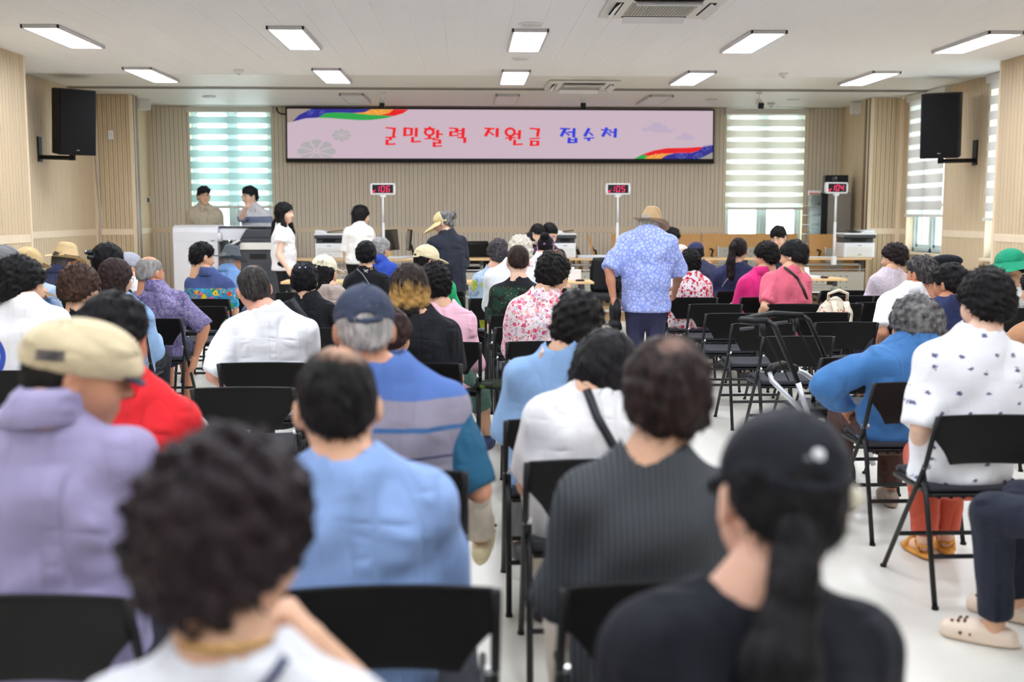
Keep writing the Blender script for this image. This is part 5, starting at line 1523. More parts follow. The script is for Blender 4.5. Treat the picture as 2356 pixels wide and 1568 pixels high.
# ================================================================ FOLDING CHAIR
def make_chair():
    r = empty('folding_chair', (0, 0, 0)); tag(r, 'x', 'chair', 'black folding chairs in rows')
    # origin: below the backrest top, facing +y
    zt, zb = .77, .565
    P = []
    nu, nv = 21, 9
    for j in range(nv):
        v = j / (nv - 1); z = zb + (zt - zb) * v
        # lower corners are cut away in a curve
        a = .222 if z > .655 else .222 - .072 * (1 - ((z - zb) / (.655 - zb))) ** .6
        P.append([((i / (nu - 1) * 2 - 1) * a, .012 + .028 * (1 - (i / (nu - 1) * 2 - 1) ** 2) + .42 * (zt - z) * .55, z) for i in range(nu)])
    MB().grid(P).build('backrest', flat('black_shell', (15, 15, 16), .5, 0, .22, var=.06, nscale=30), r, smooth=True, thick=.012, bevel=.003)
    P = []
    for j in range(11):
        v = j / 10; y = .12 + .39 * v
        P.append([((i / 8 - .5) * 2 * (.2 - .012 * v) , y, .452 - .012 * math.sin(PI * i / 8) * math.sin(PI * v) + .012 * v + (-.02 if j == 10 else 0)) for i in range(9)])
    MB().grid(P).build('seat_pad', flat('charcoal_seat_fabric', (40, 42, 50), .85, var=.12, nscale=90), r, smooth=True, thick=.022)
    P = [[(x, y, z - .028) for x, y, z in row] for row in P]
    MB().grid(P).build('seat_shell', M_BLACK, r, smooth=True, thick=.014)
    rib = MB()
    for i in range(7): rib.b2((-.15 + i * .05 - .006, .14, .405), (-.15 + i * .05 + .006, .48, .428))
    rib.build('seat_ribs', M_BLACK, r)
    for s in (-1, 1):
        MB().tube([(s * .228, .008, zt - .005), (s * .228, .1, .56), (s * .224, .3, .30), (s * .222, .52, .0)], .0115, 8, flat_=.8).build('front_leg', M_BLACKM, r, smooth=True)
        MB().tube([(s * .214, .16, .52), (s * .214, .11, .40), (s * .218, -.02, .0)], .0115, 8, flat_=.8).build('rear_leg', M_BLACKM, r, smooth=True)
        MB().cyl((s * .221, .115, .545), .011, .03, 10, 'x').build('pivot', M_ALU, r)
        MB().tube([(s * .2, .15, .43), (s * .205, .48, .43)], .009, 6).build('seat_rail', M_BLACKM, r)
        for y in (.52, -.02): MB().cyl((s * (.222 if y > 0 else .218), y, .006), .014, .012, 10).build('foot_cap', M_BLACK, r)
    MB().tube([(-.215, .028, .2), (.215, .028, .2)], .01, 8).build('rear_stretcher', M_BLACKM, r)
    MB().tube([(-.22, .385, .19), (.22, .385, .19)], .01, 8).build('front_stretcher', M_BLACKM, r)
    return r
chair0 = make_chair(); _first = [True]
def put_chair(label, x, y, rz=0):
    o = chair0 if _first[0] else copy_tree(chair0)
    _first[0] = False; o.location = (x, y, 0); o.rotation_euler = (0, 0, rz); o['label'] = label; return o
# ================================================================ THE AUDIENCE
W_ = lambda n, c: fabric(n, c)
DK = W_('dark_trousers', (38, 40, 48)); NAVYP = W_('navy_trousers', (44, 46, 72)); BEIGEP = W_('beige_trousers', (206, 196, 182)); GREYP = W_('grey_trousers', (110, 110, 112)); BLKP = W_('black_trousers', (26, 26, 29))
WHITE_T = W_('white_tee', (222, 224, 230)); BLACK_T = W_('black_tee', (25, 26, 31)); NAVY_T = W_('navy_tee', (46, 54, 92))
def seatp(short, label, Yc, neck, head, chairx=None, **kw):
    i = person(label, Yc, neck, head, **kw)
    if kw.get('chair', True): put_chair('black folding chair under ' + short, i['hip'][0] if chairx is None else chairx, Yc)
    return i
# ---- left block, nearest first
L1 = seatp('the dark-permed woman with gold necklace', 'person in white tee with dark permed hair and gold necklace, nearest left', 1.22, (525, 1505), (520, 978), fem=True, hy=-22, hp=-6, hk=1.04,
    hair='bigperm', hcol=(30, 22, 24), hm=hair_mat((24, 18, 20), (52, 40, 44)), hseed=2, shirt=WHITE_T, pants=DK, sw=.175, rw=(728, 1485, 1.64), rpole=(.7, .0, -.9), rpose='grip', skin=SKIN, neckline=.082, folds=.003,
    strap=([(700, 1488), (610, 1600), (500, 1720)], .012, flat('navy_cord', (40, 46, 86), .6)))
a = [(np.array(L1['N']) + np.array([math.cos(t) * .06, math.sin(t) * .062 - .0, .022 + .012 * -math.sin(t)])) - L1['base'] for t in np.linspace(0, 2 * PI, 40)]
MB().tube([tuple(q) for q in a], .0032, 6).build('necklace', flat('gold', (222, 178, 84), .25, .9), L1['root'], smooth=True)
L2 = seatp('the man in the flat cap', 'person in beige flat cap and lavender shirt, looking right, left edge', 2.24, (95, 932), (172, 722), fem=False, yaw=-8, hy=-66, hp=-6, hk=1.0, skin=(202, 148, 116), hair='short', hcol=(30, 27, 27), hat=('flatcap', 'beige flat cap with navy tape'),
    hatm=(fabric('beige_flatcap', (212, 196, 160)), flat('navy_brim', (40, 42, 66), .7)), shirt=W_('lavender_shirt', (158, 150, 186)), collar=W_('lavender_shirt', (158, 150, 186)), sleeve='long', sw=.2, fat=.03, pants=DK, folds=.007)
L3 = seatp('the balding man in light blue', 'person with balding black hair in light blue tee, seen from behind', 2.27, (795, 1058), (768, 797), fem=False, hy=6, hr=-3, hk=1.1, hair='crop', hm=hair_mat((20, 18, 18), None, 0, None, ((.015, -.045, .12), .055, (190, 150, 126))), shirt=W_('light_blue_tee', (140, 170, 220)), sw=.215, fat=.03, pants=W_('white_jeans', (220, 220, 222)), sleeve='elbow', skin=(230, 182, 150), folds=.004, chairx=-.17)
L4 = seatp('the man in the red polo', 'person with black hair in bright red polo shirt', 3.32, (292, 878), (266, 676), fem=False, yaw=-12, hy=-14, hr=4, hk=1.08, hair='short', hcol=(18, 17, 19), hseed=4, skin=(206, 138, 108), shirt=W_('red_polo', (226, 40, 48)), collar=W_('red_collar', (214, 26, 36)), sw=.2, fat=.02, pants=DK)
L5 = seatp('the man in the navy cap and vest', 'person in navy cap and blue-grey striped vest over teal sleeves', 3.34, (905, 862), (836, 652), fem=False, yaw=4, hy=4, hp=-8, hk=1.1, hair='crop', hm=hair_mat((150, 146, 142), (196, 190, 184)), hat=('cap', 'faded navy baseball cap'), hatm=fabric('navy_cap', (62, 70, 90)), skin=(204, 150, 122),
    shirt=W_('teal_shirt', (40, 92, 122)), collar=W_('blue_collar', (82, 112, 172)), sleeve='elbow', vest=bands('blue_grey_vest', [(0, (50, 52, 86)), (.74, (138, 134, 150)), (.80, (60, 62, 98)), (.812, (138, 134, 150)), (.885, (66, 104, 150)), (.9, (146, 140, 156)), (.99, (86, 116, 178))]), sw=.21, fat=.035, pants=BEIGEP, shoe=('clog', (222, 208, 170)),
    rw=(1052, 1090, 3.75), knees={1: pY(1078, 1085, 4.05)}, ankles={1: pY(1105, 1235, 4.2)})
L8 = seatp('the small person with brown short hair', 'person with short brown hair half hidden behind the navy cap', 5.03, (912, 845), (902, 706), fem=True, hair='shortf', hm=hair_mat((46, 30, 28)), hy=-20, hk=.96, shirt=BLACK_T, pants=DK, sw=.15)
L7 = seatp('the woman with blonde-dipped hair', 'person with black hair dipped blonde, in black tee', 5.8, (962, 722), (941, 605), hair='bob', hm=hair_mat((34, 28, 26), (58, 46, 40), 0, (182, 142, 82)), hk=1.04, shirt=BLACK_T, pants=DK, sw=.185, fat=.02, hy=8)
L9 = seatp('the woman in the pale pink shirt', 'person in pale pink shirt with tan strap and black perm', 6.76, (1020, 706), (1000, 600), hair='perm', hseed=2, hy=12, shirt=W_('pink_shirt', (240, 190, 208)), sleeve='long', sw=.165, pants=W_('green_shorts', (86, 122, 108)), leg='knee', shoe=('sneaker', (46, 60, 100)), knees={1: pY(1098, 905, 7.2)}, ankles={1: np.array([pY(1122, 1090, 7.3)[0], 7.3, .085])},
    strap=([(985, 722), (1005, 740), (1030, 760)], .03, flat('tan_leather', (196, 124, 86), .5)))
L10 = seatp('the man in green with the cream cap', 'person in cream cap and bright green shirt, profile to the right', 9.42, (990, 636), (984, 562), fem=False, yaw=-15, hy=-48, hk=1.05, skin=SKIND, hair='short', hat=('cap', 'cream mesh baseball cap'), hatm=fabric('cream_cap', (232, 218, 178)), shirt=W_('green_shirt', (26, 172, 106)), sw=.19, pants=DK)
L11 = seatp('the big man in the white tee', 'person with short grey hair in plain white tee, leaning left', 5.86, (615, 714), (577, 610), fem=False, hy=20, hr=-7, hp=-4, hk=1.04, hair='crop', hm=hair_mat((40, 37, 36), (78, 74, 72), 0, None, ((.02, -.02, .125), .045, (130, 108, 96))), skin=(226, 170, 150), shirt=W_('bright_white_tee', (232, 234, 240)), sw=.215, fat=.045, pants=DK, sleeve='elbow', lw=(560, 905, 6.15), folds=.007)
L12 = seatp('the black-haired woman with a hair clip', 'person in black tee with clipped-up black hair and black shoulder bag', 7.64, (705, 682), (701, 600), hair='shortf', hcol=(14, 14, 18), hseed=3, shirt=BLACK_T, sw=.165, pants=DK, strap=([(668, 690), (700, 730), (760, 800)], .045, flat('black_strap', (36, 38, 46), .6)))
hc = empty('hair_clip', (0, 0, 0)); hc.parent = L12['root']; hc.matrix_local = L12['ML']; hc['label'] = 'shiny hair clip'
for s in (-1, 1): MB().lathe([(.012, -.006), (.014, 0), (.008, .008)], 10, (s * .02, -.11, .085)).build('clip_bead', flat('clip_shine', (150, 170, 215), .1, .9), hc, smooth=True)
L13 = seatp('the woman in the backwards cream cap strap', 'person in cream cap with hanging strap, long black hair, taupe top', 8.55, (758, 662), (748, 585), hy=-38, hair='bobhat', hcol=(16, 14, 16), hat=('cap', 'cream cotton cap with long strap'), hatm=fabric('ivory_cap', (240, 232, 204)), shirt=W_('taupe_top', (176, 160, 152)), sw=.16, pants=DK)
st = MB().tube([(.01, -.12, .025), (.03, -.13, -.02), (.045, -.125, -.075)], .007, 6, flat_=.4).build('cap_strap', fabric('ivory_cap', (240, 232, 204)), L13['root'], smooth=True); st.matrix_local = L13['ML']
L14 = seatp('the person in black with a white ribbon print', 'person with black bowl-cut hair, black tee with white ribbon print', 10.3, (842, 620), (842, 552), hair='shortf', hcol=(14, 13, 15), hseed=5, shirt=BLACK_T, sw=.17, fat=.01, pants=DK, strap=([(818, 617), (834, 632), (850, 655)], .012, flat('grey_strap', (120, 120, 126), .6)))
def back_print(info, strokes, mt, w, name):
    m = MB()
    for pts in strokes:
        Q = []
        for (x, y) in pts:
            p = pY(x, y, info['Y'] - .1); yy = back_y(info['SF'], p[0], p[2])
            if yy is not None: Q.append((p[0] - info['base'][0], yy - .006 - info['base'][1], p[2] - info['base'][2]))
        if len(Q) > 1: m.tube(Q, w, 6, flat_=.35)
    if m.v: m.build(name, mt, info['root'])
M_PRW = flat('white_print', (240, 240, 242), .7)
back_print(L14, [[(836, 619), (840, 624), (845, 627)], [(836, 627), (840, 623), (844, 620), (846, 621.5), (844, 624), (840, 622)]], M_PRW, .0075, 'ribbon_print')
L15 = seatp('the grey-haired person in royal blue', 'person with grey hair in royal blue shirt at the left counter', 11.9, (868, 594), (876, 546), fem=False, yaw=-15, hy=-22, hair='short', hm=hair_mat((128, 128, 128), (190, 188, 186)), shirt=W_('royal_blue', (48, 78, 176)), collar=W_('royal_blue', (48, 78, 176)), sw=.2, pants=DK, skin=SKIN)
L16 = seatp('the man in the purple marbled shirt', 'person with grey balding hair in purple marbled shirt, right arm hanging', 8.37, (358, 655), (346, 589), fem=False, yaw=-10, hy=-22, hk=1.06, skin=(208, 150, 118), hair='bald', hm=hair_mat((128, 124, 122), (178, 174, 170)), shirt=M_MARBLE, collar=M_MARBLE, sw=.205, fat=.02, sleeve='elbow', pants=W_('navy_shorts', (48, 52, 78)), leg='shorts', shoe=('sandal', (36, 34, 36)), rw=(450, 822, 8.6), rpole=(.5, .1, -.2), knees={1: np.array([pY(430, 800, 8.95)[0], 8.95, .49])}, ankles={1: np.array([pY(432, 905, 8.95)[0], 8.95, .085])})
L17 = seatp('the man in the tropical shirt', 'person with black hair in tropical-print shirt with denim yoke', 10.28, (478, 624), (466, 557), fem=False, yaw=-10, hy=-42, hk=1.04, skin=SKIN, hair='short', hcol=(16, 15, 18), hseed=6, shirt=floral('tropical_print', (60, 150, 190), [(24, .45, [(36, 120, 170), (60, 176, 206), (70, 110, 160)]), (19, .5, [(240, 206, 40), (230, 80, 60), (236, 110, 160), (60, 150, 90), (250, 170, 40)]), (46, .32, [(250, 226, 90), (240, 130, 50), (40, 60, 110)])], yoke=(.86, (72, 88, 138))), collar=W_('denim_yoke', (72, 88, 138)), sw=.2, fat=.015, pants=W_('cyan_trousers', (20, 150, 206)), hem=.47)
L18 = seatp('the man in the charcoal woven fedora', 'person in charcoal woven fedora and sky blue shirt', 11.1, (522, 614), (531, 572), fem=False, yaw=-15, hy=-30, hk=1.05, skin=SKIND, hair='crop', hm=hair_mat((110, 108, 106)), hat=('fedora', 'charcoal woven fedora with black band'), hatm=(straw('charcoal_straw', (44, 48, 54), (118, 126, 134)), flat('black_band', (24, 24, 26), .6)), shirt=W_('sky_blue_shirt', (126, 168, 224)), collar=W_('sky_blue_shirt', (126, 168, 224)), sw=.19, pants=NAVYP)
L19 = seatp('the man in the straw fedora', 'person in cream straw fedora and dark navy shirt, far left', 10.28, (132, 616), (152, 568), fem=False, yaw=-15, hy=-30, hk=1.12, skin=SKIND, hair='crop', hm=hair_mat((70, 66, 64)), hat=('fedora', 'cream straw fedora with black band'), hatm=(straw('cream_straw', (214, 184, 134), (240, 216, 170), 600), flat('black_band', (24, 24, 26), .6)), shirt=W_('dark_navy_shirt', (62, 68, 100)), collar=W_('dark_navy_shirt', (62, 68, 100)), sw=.19, pants=DK)
L20 = seatp('the woman with a black bow in her hair', 'person with long black hair tied by a black bow with a pearl', 8.9, (245, 650), (250, 557), hair='shortf', hcol=(14, 14, 16), hk=1.14, hy=-30, shirt=BLACK_T, sw=.165, pants=DK)
bw = MB().lathe([(.004, -.02), (.03, -.012), (.034, .008), (.01, .022)], 12, (-.05, -.135, .055)).lathe([(.004, -.02), (.03, -.012), (.03, .01), (.006, .02)], 12, (-.02, -.14, .02)).build('hair_bow', flat('black_satin', (22, 22, 26), .4), L20['root'], smooth=True); bw.matrix_local = L20['ML']
pb = MB().lathe([(.002, -.009), (.009, 0), (.002, .009)], 10, (-.05, -.165, .06)).build('pearl', flat('pearl', (214, 214, 216), .2), bw, smooth=True)
L21 = seatp('the brown-haired woman beside the flat cap', 'person with brown wavy hair and glasses, left of the light blue jacket', 6.62, (188, 722), (185, 604), hair='perm', hm=hair_mat((46, 32, 27), (84, 60, 48)), hk=1.06, hy=-28, glasses=True, shirt=BLACK_T, sw=.165, pants=DK)
L22 = seatp('the woman in the light blue jacket', 'person with straight dark brown hair in light blue jacket, left block', 7.5, (272, 690), (268, 593), hair='bob', hm=hair_mat((40, 28, 28), (66, 46, 44)), hy=-32, glasses=True, shirt=W_('light_blue_jacket', (150, 184, 226)), sleeve='long', fit=.02, sw=.17, fat=.015, pants=DK)
L23 = seatp('the person in the grey ribbed cap', 'person in pale grey ribbed visor cap, white and pink top', 10.0, (305, 640), (300, 580), hair='short', hat=('knit', 'pale grey ribbed cap'), hatm=knitcap('grey_rib_cap', (186, 190, 202)), hy=-55, hk=1.05, shirt=floral('white_pink_top', (240, 238, 240), [(22, .3, [(226, 150, 170), (60, 60, 70)])]), sw=.16, pants=DK)
L24 = seatp('the black-haired woman in the printed white tee', 'person with wavy black hair in white tee with blue arc print, left edge', 5.6, (52, 688), (48, 586), hair='perm', hseed=3, hk=1.08, hy=-35, yaw=-8, shirt=ring_print('blue_arc_tee', (236, 237, 240), (64, 92, 190), (-.2, 0, .83), .1, .135), sw=.19, fat=.025, pants=DK, folds=.005)
L25 = seatp('the grey-capped person at the left edge', 'person in grey cap and denim blue top at the far left edge', 7.2, (-5, 645), (12, 563), fem=False, hair='crop', hm=hair_mat((120, 118, 116)), hat=('cap_closed', 'grey cloth cap'), hatm=fabric('grey_cap', (128, 128, 130)), hy=-40, shirt=W_('denim_blue_top', (82, 120, 170)), sw=.19, pants=DK, sleeve='long', rw=(100, 690, 7.5))
L26 = seatp('the person in the tan cap', 'person in tan cloth cap beside the left wall', 7.95, (62, 645), (66, 567), fem=False, hair='crop', hat=('cap_closed', 'tan cloth cap'), hatm=fabric('tan_cap', (214, 186, 134)), hy=-20, shirt=W_('pale_blue_top', (176, 196, 222)), sw=.18, pants=DK)
ph = empty('mobile_phone', tuple(pY(112, 676, 7.45)), 0, 'gold phone held up at the left edge', 'phone')
MB().box((0, 0, 0), (.075, .15, .009), Matrix.Rotation(.5, 3, 'Z') @ Matrix.Rotation(.35, 3, 'Y')).build('phone_body', flat('gold_phone', (206, 172, 112), .3, .5), ph, bevel=.003); MB().box((0, 0, .006), (.066, .138, .002), Matrix.Rotation(.5, 3, 'Z') @ Matrix.Rotation(.35, 3, 'Y')).build('phone_screen', M_BLACK, ph)
# ---- middle column, nearest first
C1 = seatp('the woman in the black cap', 'person in black cap with ponytail and black tee, nearest in the middle', 1.46, (1745, 1352), (1812, 935), hy=2, hp=-14, hr=6, hk=1.13, hair='tied', hcol=(17, 16, 18), hat=('cap', 'black cotton cap with white emblem'), hatm=fabric('black_cap', (30, 32, 39)), shirt=W_('soft_black_tee', (26, 28, 36)), sw=.205, fat=.02, neckline=.1, pants=DK, skin=(230, 184, 160),
    tail=([(-.005, -.095, -.03), (-.015, -.125, -.09), (-.03, -.13, -.2), (-.025, -.115, -.34)], [.035, .03, .05, .055]), folds=.004)
em = empty('cap_emblem', (0, 0, 0)); em.parent = C1['root']; em.matrix_local = C1['ML']; em['label'] = 'small white emblem'
MB().lathe([(.002, -.009), (.008, -.006), (.01, 0), (.008, .006), (.002, .009)], 12, (.01, -.117, .07)).build('emblem_badge', flat('silver_white', (216, 216, 220), .4), em, smooth=True)
MB().lathe([(.002, -.006), (.007, 0), (.002, .006)], 10, (-.004, -.119, .064)).build('emblem_dot', flat('silver_grey', (120, 122, 128), .4), em, smooth=True)
MB().lathe([(.002, -.018), (.014, -.01), (.016, 0), (.012, .012), (.002, .018)], 12, (.085, -.05, .02)).build('hair_pin', flat('pale_pin', (206, 200, 178), .4), em, smooth=True)
C2 = seatp('the woman in the grey knit cardigan', 'person with thinning dark brown hair in charcoal rib-knit cardigan', 2.27, (1500, 1048), (1538, 768), hair='shortf', hm=hair_mat((32, 24, 24), (62, 46, 42), 0, None, ((0, -.075, .105), .04, (150, 118, 104))), hseed=3, hk=1.06, hr=3, shirt=M_KNIT, sleeve='long', neckline=.08, sw=.175, fat=.01, pants=BEIGEP, fit=.014, chairx=.43)
C3 = seatp('the woman in white with a black crossbody strap', 'person with black bob in white tee with black crossbody strap', 3.47, (1362, 892), (1408, 756), hair='bob', hcol=(24, 22, 25), hk=1.06, hr=12, hp=-6, hy=-18, shirt=W_('soft_white_tee', (232, 231, 232)), sw=.185, fat=.035, pants=BEIGEP, strap=([(1352, 895), (1375, 960), (1425, 1048)], .028, flat('black_strap', (30, 32, 40), .6)))
C4 = seatp('the woman in the pale blue blouse', 'person with black permed hair in pale blue blouse with keyhole back', 4.19, (1292, 812), (1337, 666), hair='perm', hseed=4, hy=-14, hr=6, hk=1.0, shirt=W_('pale_blue_blouse', (134, 170, 212)), sleeve='elbow', fit=.022, neckline=.084, sw=.18, fat=.03, pants=GREYP, folds=.007)
ks = MB(); 
back_print(C4, [[(1256, 803), (1249, 815), (1243, 828)]], flat('keyhole_skin', (214, 166, 138), .5), .006, 'keyhole_opening')
C5 = seatp('the woman in the pink floral blouse', 'person with black perm in white and pink floral blouse', 6.78, (1248, 672), (1276, 574), hair='perm', hseed=2, hm=hair_mat((18, 16, 17), None, 0, None, ((.03, -.03, .13), .042, (150, 116, 100))), hy=-32, hk=1.02, skin=SKIN, shirt=floral('pink_floral_blouse', (240, 228, 232), [(34, .5, [(236, 150, 170), (226, 90, 130), (206, 196, 216), (244, 190, 180)]), (52, .4, [(214, 50, 96), (240, 170, 160), (190, 190, 210), (216, 120, 150)]), (70, .3, [(150, 160, 140), (236, 200, 190)])]), sleeve='long', sw=.18, fat=.03, fit=.016, pants=GREYP)
C6 = seatp('the man in black with green print', 'person with short brown hair in black tee with dark green gold print', 8.55, (1193, 646), (1192, 563), fem=False, hair='crop', hm=hair_mat((38, 28, 26), (64, 48, 42)), hk=1.04, skin=SKINL, shirt=floral('green_gold_print', (26, 28, 30), [(11, .62, [(30, 56, 44), (34, 62, 50)]), (42, .16, [(190, 150, 60), (150, 120, 60)])], yoke=(.98, (30, 30, 33))), sw=.19, fat=.02, pants=DK)
C7 = seatp('the white-haired man in the white shirt', 'person with curly white hair in sheer white shirt', 9.36, (1178, 606), (1196, 539), fem=False, hair='perm', hm=hair_mat((196, 188, 172), (226, 220, 208)), hseed=4, hy=12, skin=(224, 160, 132), shirt=W_('sheer_white_shirt', (236, 238, 244)), collar=W_('sheer_white_shirt', (236, 238, 244)), sleeve='long', sw=.2, fat=.02, fit=.02, pants=BEIGEP, shoe=('sneaker', (232, 232, 236)))
C8 = seatp('the person with dark grey perm and lime scarf', 'person with dark grey perm in lime and blue patterned top', 10.25, (1136, 614), (1146, 549), hair='perm', hm=hair_mat((48, 44, 48), (92, 86, 92)), hseed=3, hy=20, shirt=floral('lime_blue_top', (170, 190, 214), [(9, .5, [(206, 212, 60), (190, 200, 90), (150, 180, 206)]), (30, .3, [(226, 230, 236), (120, 140, 170)])]), sw=.16, pants=DK)
C9 = seatp('the woman with the purple visor scarf', 'person with black bun and purple flowered visor at the middle counter', 11.6, (1250, 584), (1256, 538), hair='tied', hcol=(14, 13, 15), hextra='topbun', hat=('visor', 'purple flowered sun visor'), hatm=floral('purple_flowers', (120, 96, 160), [(40, .4, [(200, 90, 170), (150, 130, 200), (90, 70, 140)])]), shirt=floral('white_sprigs', (228, 226, 228), [(40, .25, [(90, 110, 190), (220, 110, 110), (150, 150, 170)])]), sleeve='long', sw=.17, pants=DK, hy=-12)
# ---- right block
R1 = seatp('the woman in the red and white floral blouse', 'person with black perm in red and white floral blouse and trousers', 10.28, (1586, 632), (1588, 570), hair='perm', hseed=2, hk=.98, hp=-10, shirt=floral('red_white_floral', (240, 232, 236), [(34, .55, [(206, 40, 60), (214, 70, 90), (236, 224, 230)]), (62, .42, [(190, 24, 48), (240, 236, 240), (206, 40, 60)])]), sleeve='elbow', sw=.175, fat=.045, fit=.018, pants=floral('red_white_trousers', (240, 232, 236), [(34, .55, [(206, 40, 60), (214, 70, 90), (236, 224, 230)]), (62, .42, [(190, 24, 48), (240, 236, 240), (206, 40, 60)])]), hem=.45)
R2 = seatp('the person in the pink cap', 'person in pale pink cap beside the red floral blouse', 11.6, (1562, 612), (1568, 562), hair='short', hat=('cap', 'pale pink cap'), hatm=fabric('pale_pink_cap', (240, 208, 200)), hy=-30, shirt=W_('pale_pink_top', (238, 190, 196)), sw=.16, pants=DK)
R3 = seatp('the person in the navy cap at the counter', 'person in navy cap with white lettering at the right counter', 12.6, (1606, 600), (1598, 556), fem=False, hair='short', hat=('cap_closed', 'navy cap'), hatm=fabric('deep_navy_cap', (54, 58, 92)), hy=25, hp=-15, shirt=W_('slate_shirt', (60, 64, 90)), sw=.18, pants=DK, rw=(1640, 618, 13.0))
R4 = seatp('the woman with the long ponytail', 'person with very long dark ponytail in navy blouse', 11.08, (1692, 610), (1700, 546), hair='tied', hcol=(26, 20, 22), hy=-18, hk=1.04, shirt=W_('navy_blouse', (44, 50, 84)), sw=.185, fat=.02, fit=.02, pants=BLKP, tail=([(-.02, -.1, .08), (-.045, -.13, .02), (-.06, -.14, -.12), (-.055, -.13, -.26), (-.05, -.12, -.33)], [.03, .036, .042, .04, .018]), strap=([(1664, 660), (1672, 645), (1690, 625)], .01, flat('grey_strap', (150, 154, 164), .5)))
R5 = seatp('the woman in the magenta polo', 'person with black perm in magenta polo, profile to the left', 10.28, (1750, 622), (1762, 554), hair='perm', hseed=3, yaw=12, hy=38, hk=1.0, skin=SKIN, shirt=W_('magenta_polo', (226, 46, 128)), collar=W_('magenta_polo', (226, 46, 128)), sw=.17, fat=.02, pants=DK)
R6 = seatp('the woman in the salmon tee', 'person with short black hair in salmon tee with brown strap', 9.5, (1815, 618), (1824, 549), hair='shortf', hcol=(20, 20, 22), hseed=2, yaw=10, hy=42, hk=1.06, skin=SKIN, shirt=W_('salmon_tee', (224, 106, 128)), sw=.195, fat=.035, pants=DK, lw=(1748, 735, 9.75), strap=([(1806, 612), (1838, 640), (1862, 690)], .022, flat('brown_strap', (62, 44, 48), .5)))
R7 = seatp('the woman in the lace floral top', 'person with short dark hair in pale lace floral top, looking left', 10.42, (2050, 622), (2056, 557), hair='perm', hseed=4, hm=hair_mat((30, 22, 24)), yaw=15, hy=45, hk=1.02, skin=SKIN, shirt=floral('lace_floral_top', (214, 202, 216), [(46, .33, [(236, 236, 240), (200, 170, 196), (170, 190, 190)]), (80, .3, [(240, 240, 244), (214, 190, 140)])]), sleeve='long', sw=.18, fat=.02, pants=DK)
R8 = seatp('the man in the white polo', 'person with greying black hair in white polo shirt', 8.1, (2098, 660), (2120, 588), fem=False, yaw=8, hy=20, hk=1.1, skin=(204, 146, 118), hair='short', hm=hair_mat((46, 44, 46), (104, 100, 100)), shirt=W_('white_polo', (240, 241, 245)), collar=W_('white_polo', (240, 241, 245)), sw=.205, fat=.025, fit=.02, pants=DK, lw=(2022, 800, 8.35))
R9 = seatp('the man in the navy tee', 'person with black hair in plain navy tee beside the bird-print tee', 7.3, (2180, 690), (2184, 606), fem=False, hy=30, hp=-12, hk=1.1, skin=(196, 138, 108), hair='short', hcol=(18, 17, 19), hseed=5, shirt=NAVY_T, sw=.19, pants=DK)
R10 = seatp('the person in the black beret', 'person in black beret behind the white polo', 9.0, (2165, 640), (2172, 585), fem=False, hair='crop', hat=('beret', 'black beret'), hatm=fabric('black_beret', (34, 36, 46)), hy=20, skin=SKIND, shirt=W_('dark_top', (44, 44, 50)), sw=.18, pants=DK)
R11 = seatp('the person in the green sun hat', 'person in bright green wide-brim sun hat and grey floral top', 9.0, (2330, 652), (2322, 572), hair='short', hat=('wide', 'bright green wide-brim sun hat'), hatm=fabric('green_hat', (28, 150, 112)), yaw=20, hy=62, hk=1.12, shirt=floral('grey_floral', (216, 218, 216), [(50, .3, [(120, 130, 130), (150, 160, 158)])]), sw=.175, pants=DK)
R12 = seatp('the person in the brown knit at the right edge', 'person in tan knit top cut by the right edge', 6.5, (2405, 735), (2392, 612), hair='perm', hseed=1, yaw=10, hy=25, hk=1.0, shirt=W_('tan_knit', (190, 140, 106)), sleeve='long', sw=.175, fat=.02, pants=DK)
R13 = seatp('the woman in the animal-print white tee', 'person with black perm in white tee printed with tiny animals', 4.2, (2255, 775), (2272, 613), hair='perm', hseed=3, hcol=(18, 16, 18), hk=1.0, hy=10, hr=3, shirt=M_ANIMAL, sleeve='elbow', fit=.024, sw=.19, fat=.03, neckline=.082, pants=W_('rust_trousers', (192, 84, 62)), shoe=('sandal', (206, 142, 52)), skin=SKINL, lw=(2118, 1035, 4.55), seat=2.06, knees={-1: np.array([pY(2120, 1100, 4.85)[0], 4.85, .47])}, ankles={-1: np.array([pY(2125, 1270, 4.85)[0], 4.85, .085])})
R14 = seatp('the woman in the blue denim shirt', 'person with salt-and-pepper perm in blue denim shirt, hand on walker', 5.05, (2110, 785), (2102, 676), hair='perm', hseed=2, hm=hair_mat((34, 32, 34), (84, 82, 82), .45), hk=1.08, hy=28, hr=-3, skin=(206, 150, 120), shirt=W_('denim_shirt', (66, 118, 176)), sleeve='long', fit=.026, sw=.2, fat=.02, pants=W_('brown_trousers', (76, 52, 46)), shoe=('shoe', (150, 132, 116)), lw=(1945, 938, 5.45), lpole=(-.9, -.2, .1), lpose='grip', seat=2.12, folds=.011)
R15 = person('person in dark trousers and cream clogs, only the leg showing at the right edge', 3.0, (2.42, 3.5, 1.08), (2.44, 3.52, 1.31), yaw=48, fem=False, hair='short', shirt=BLACK_T, pants=W_('ink_trousers', (36, 40, 54)), shoe=('clog', (226, 206, 186)), bend=(2.3, 3.42, .515), knees={-1: np.array([pY(2282, 1160, 3.8)[0], 3.8, .5]), 1: np.array([2.05, 3.95, .5])}, ankles={-1: np.array([pY(2290, 1430, 3.82)[0], 3.82, .085]), 1: np.array([2.1, 4.05, .085])}, lw=np.array([2.45, 3.65, .7]), rw=np.array([2.5, 3.75, .7]), chair=False)
put_chair('black folding chair cut by the right edge under the dark trousers', 2.42, 3.18, .85)
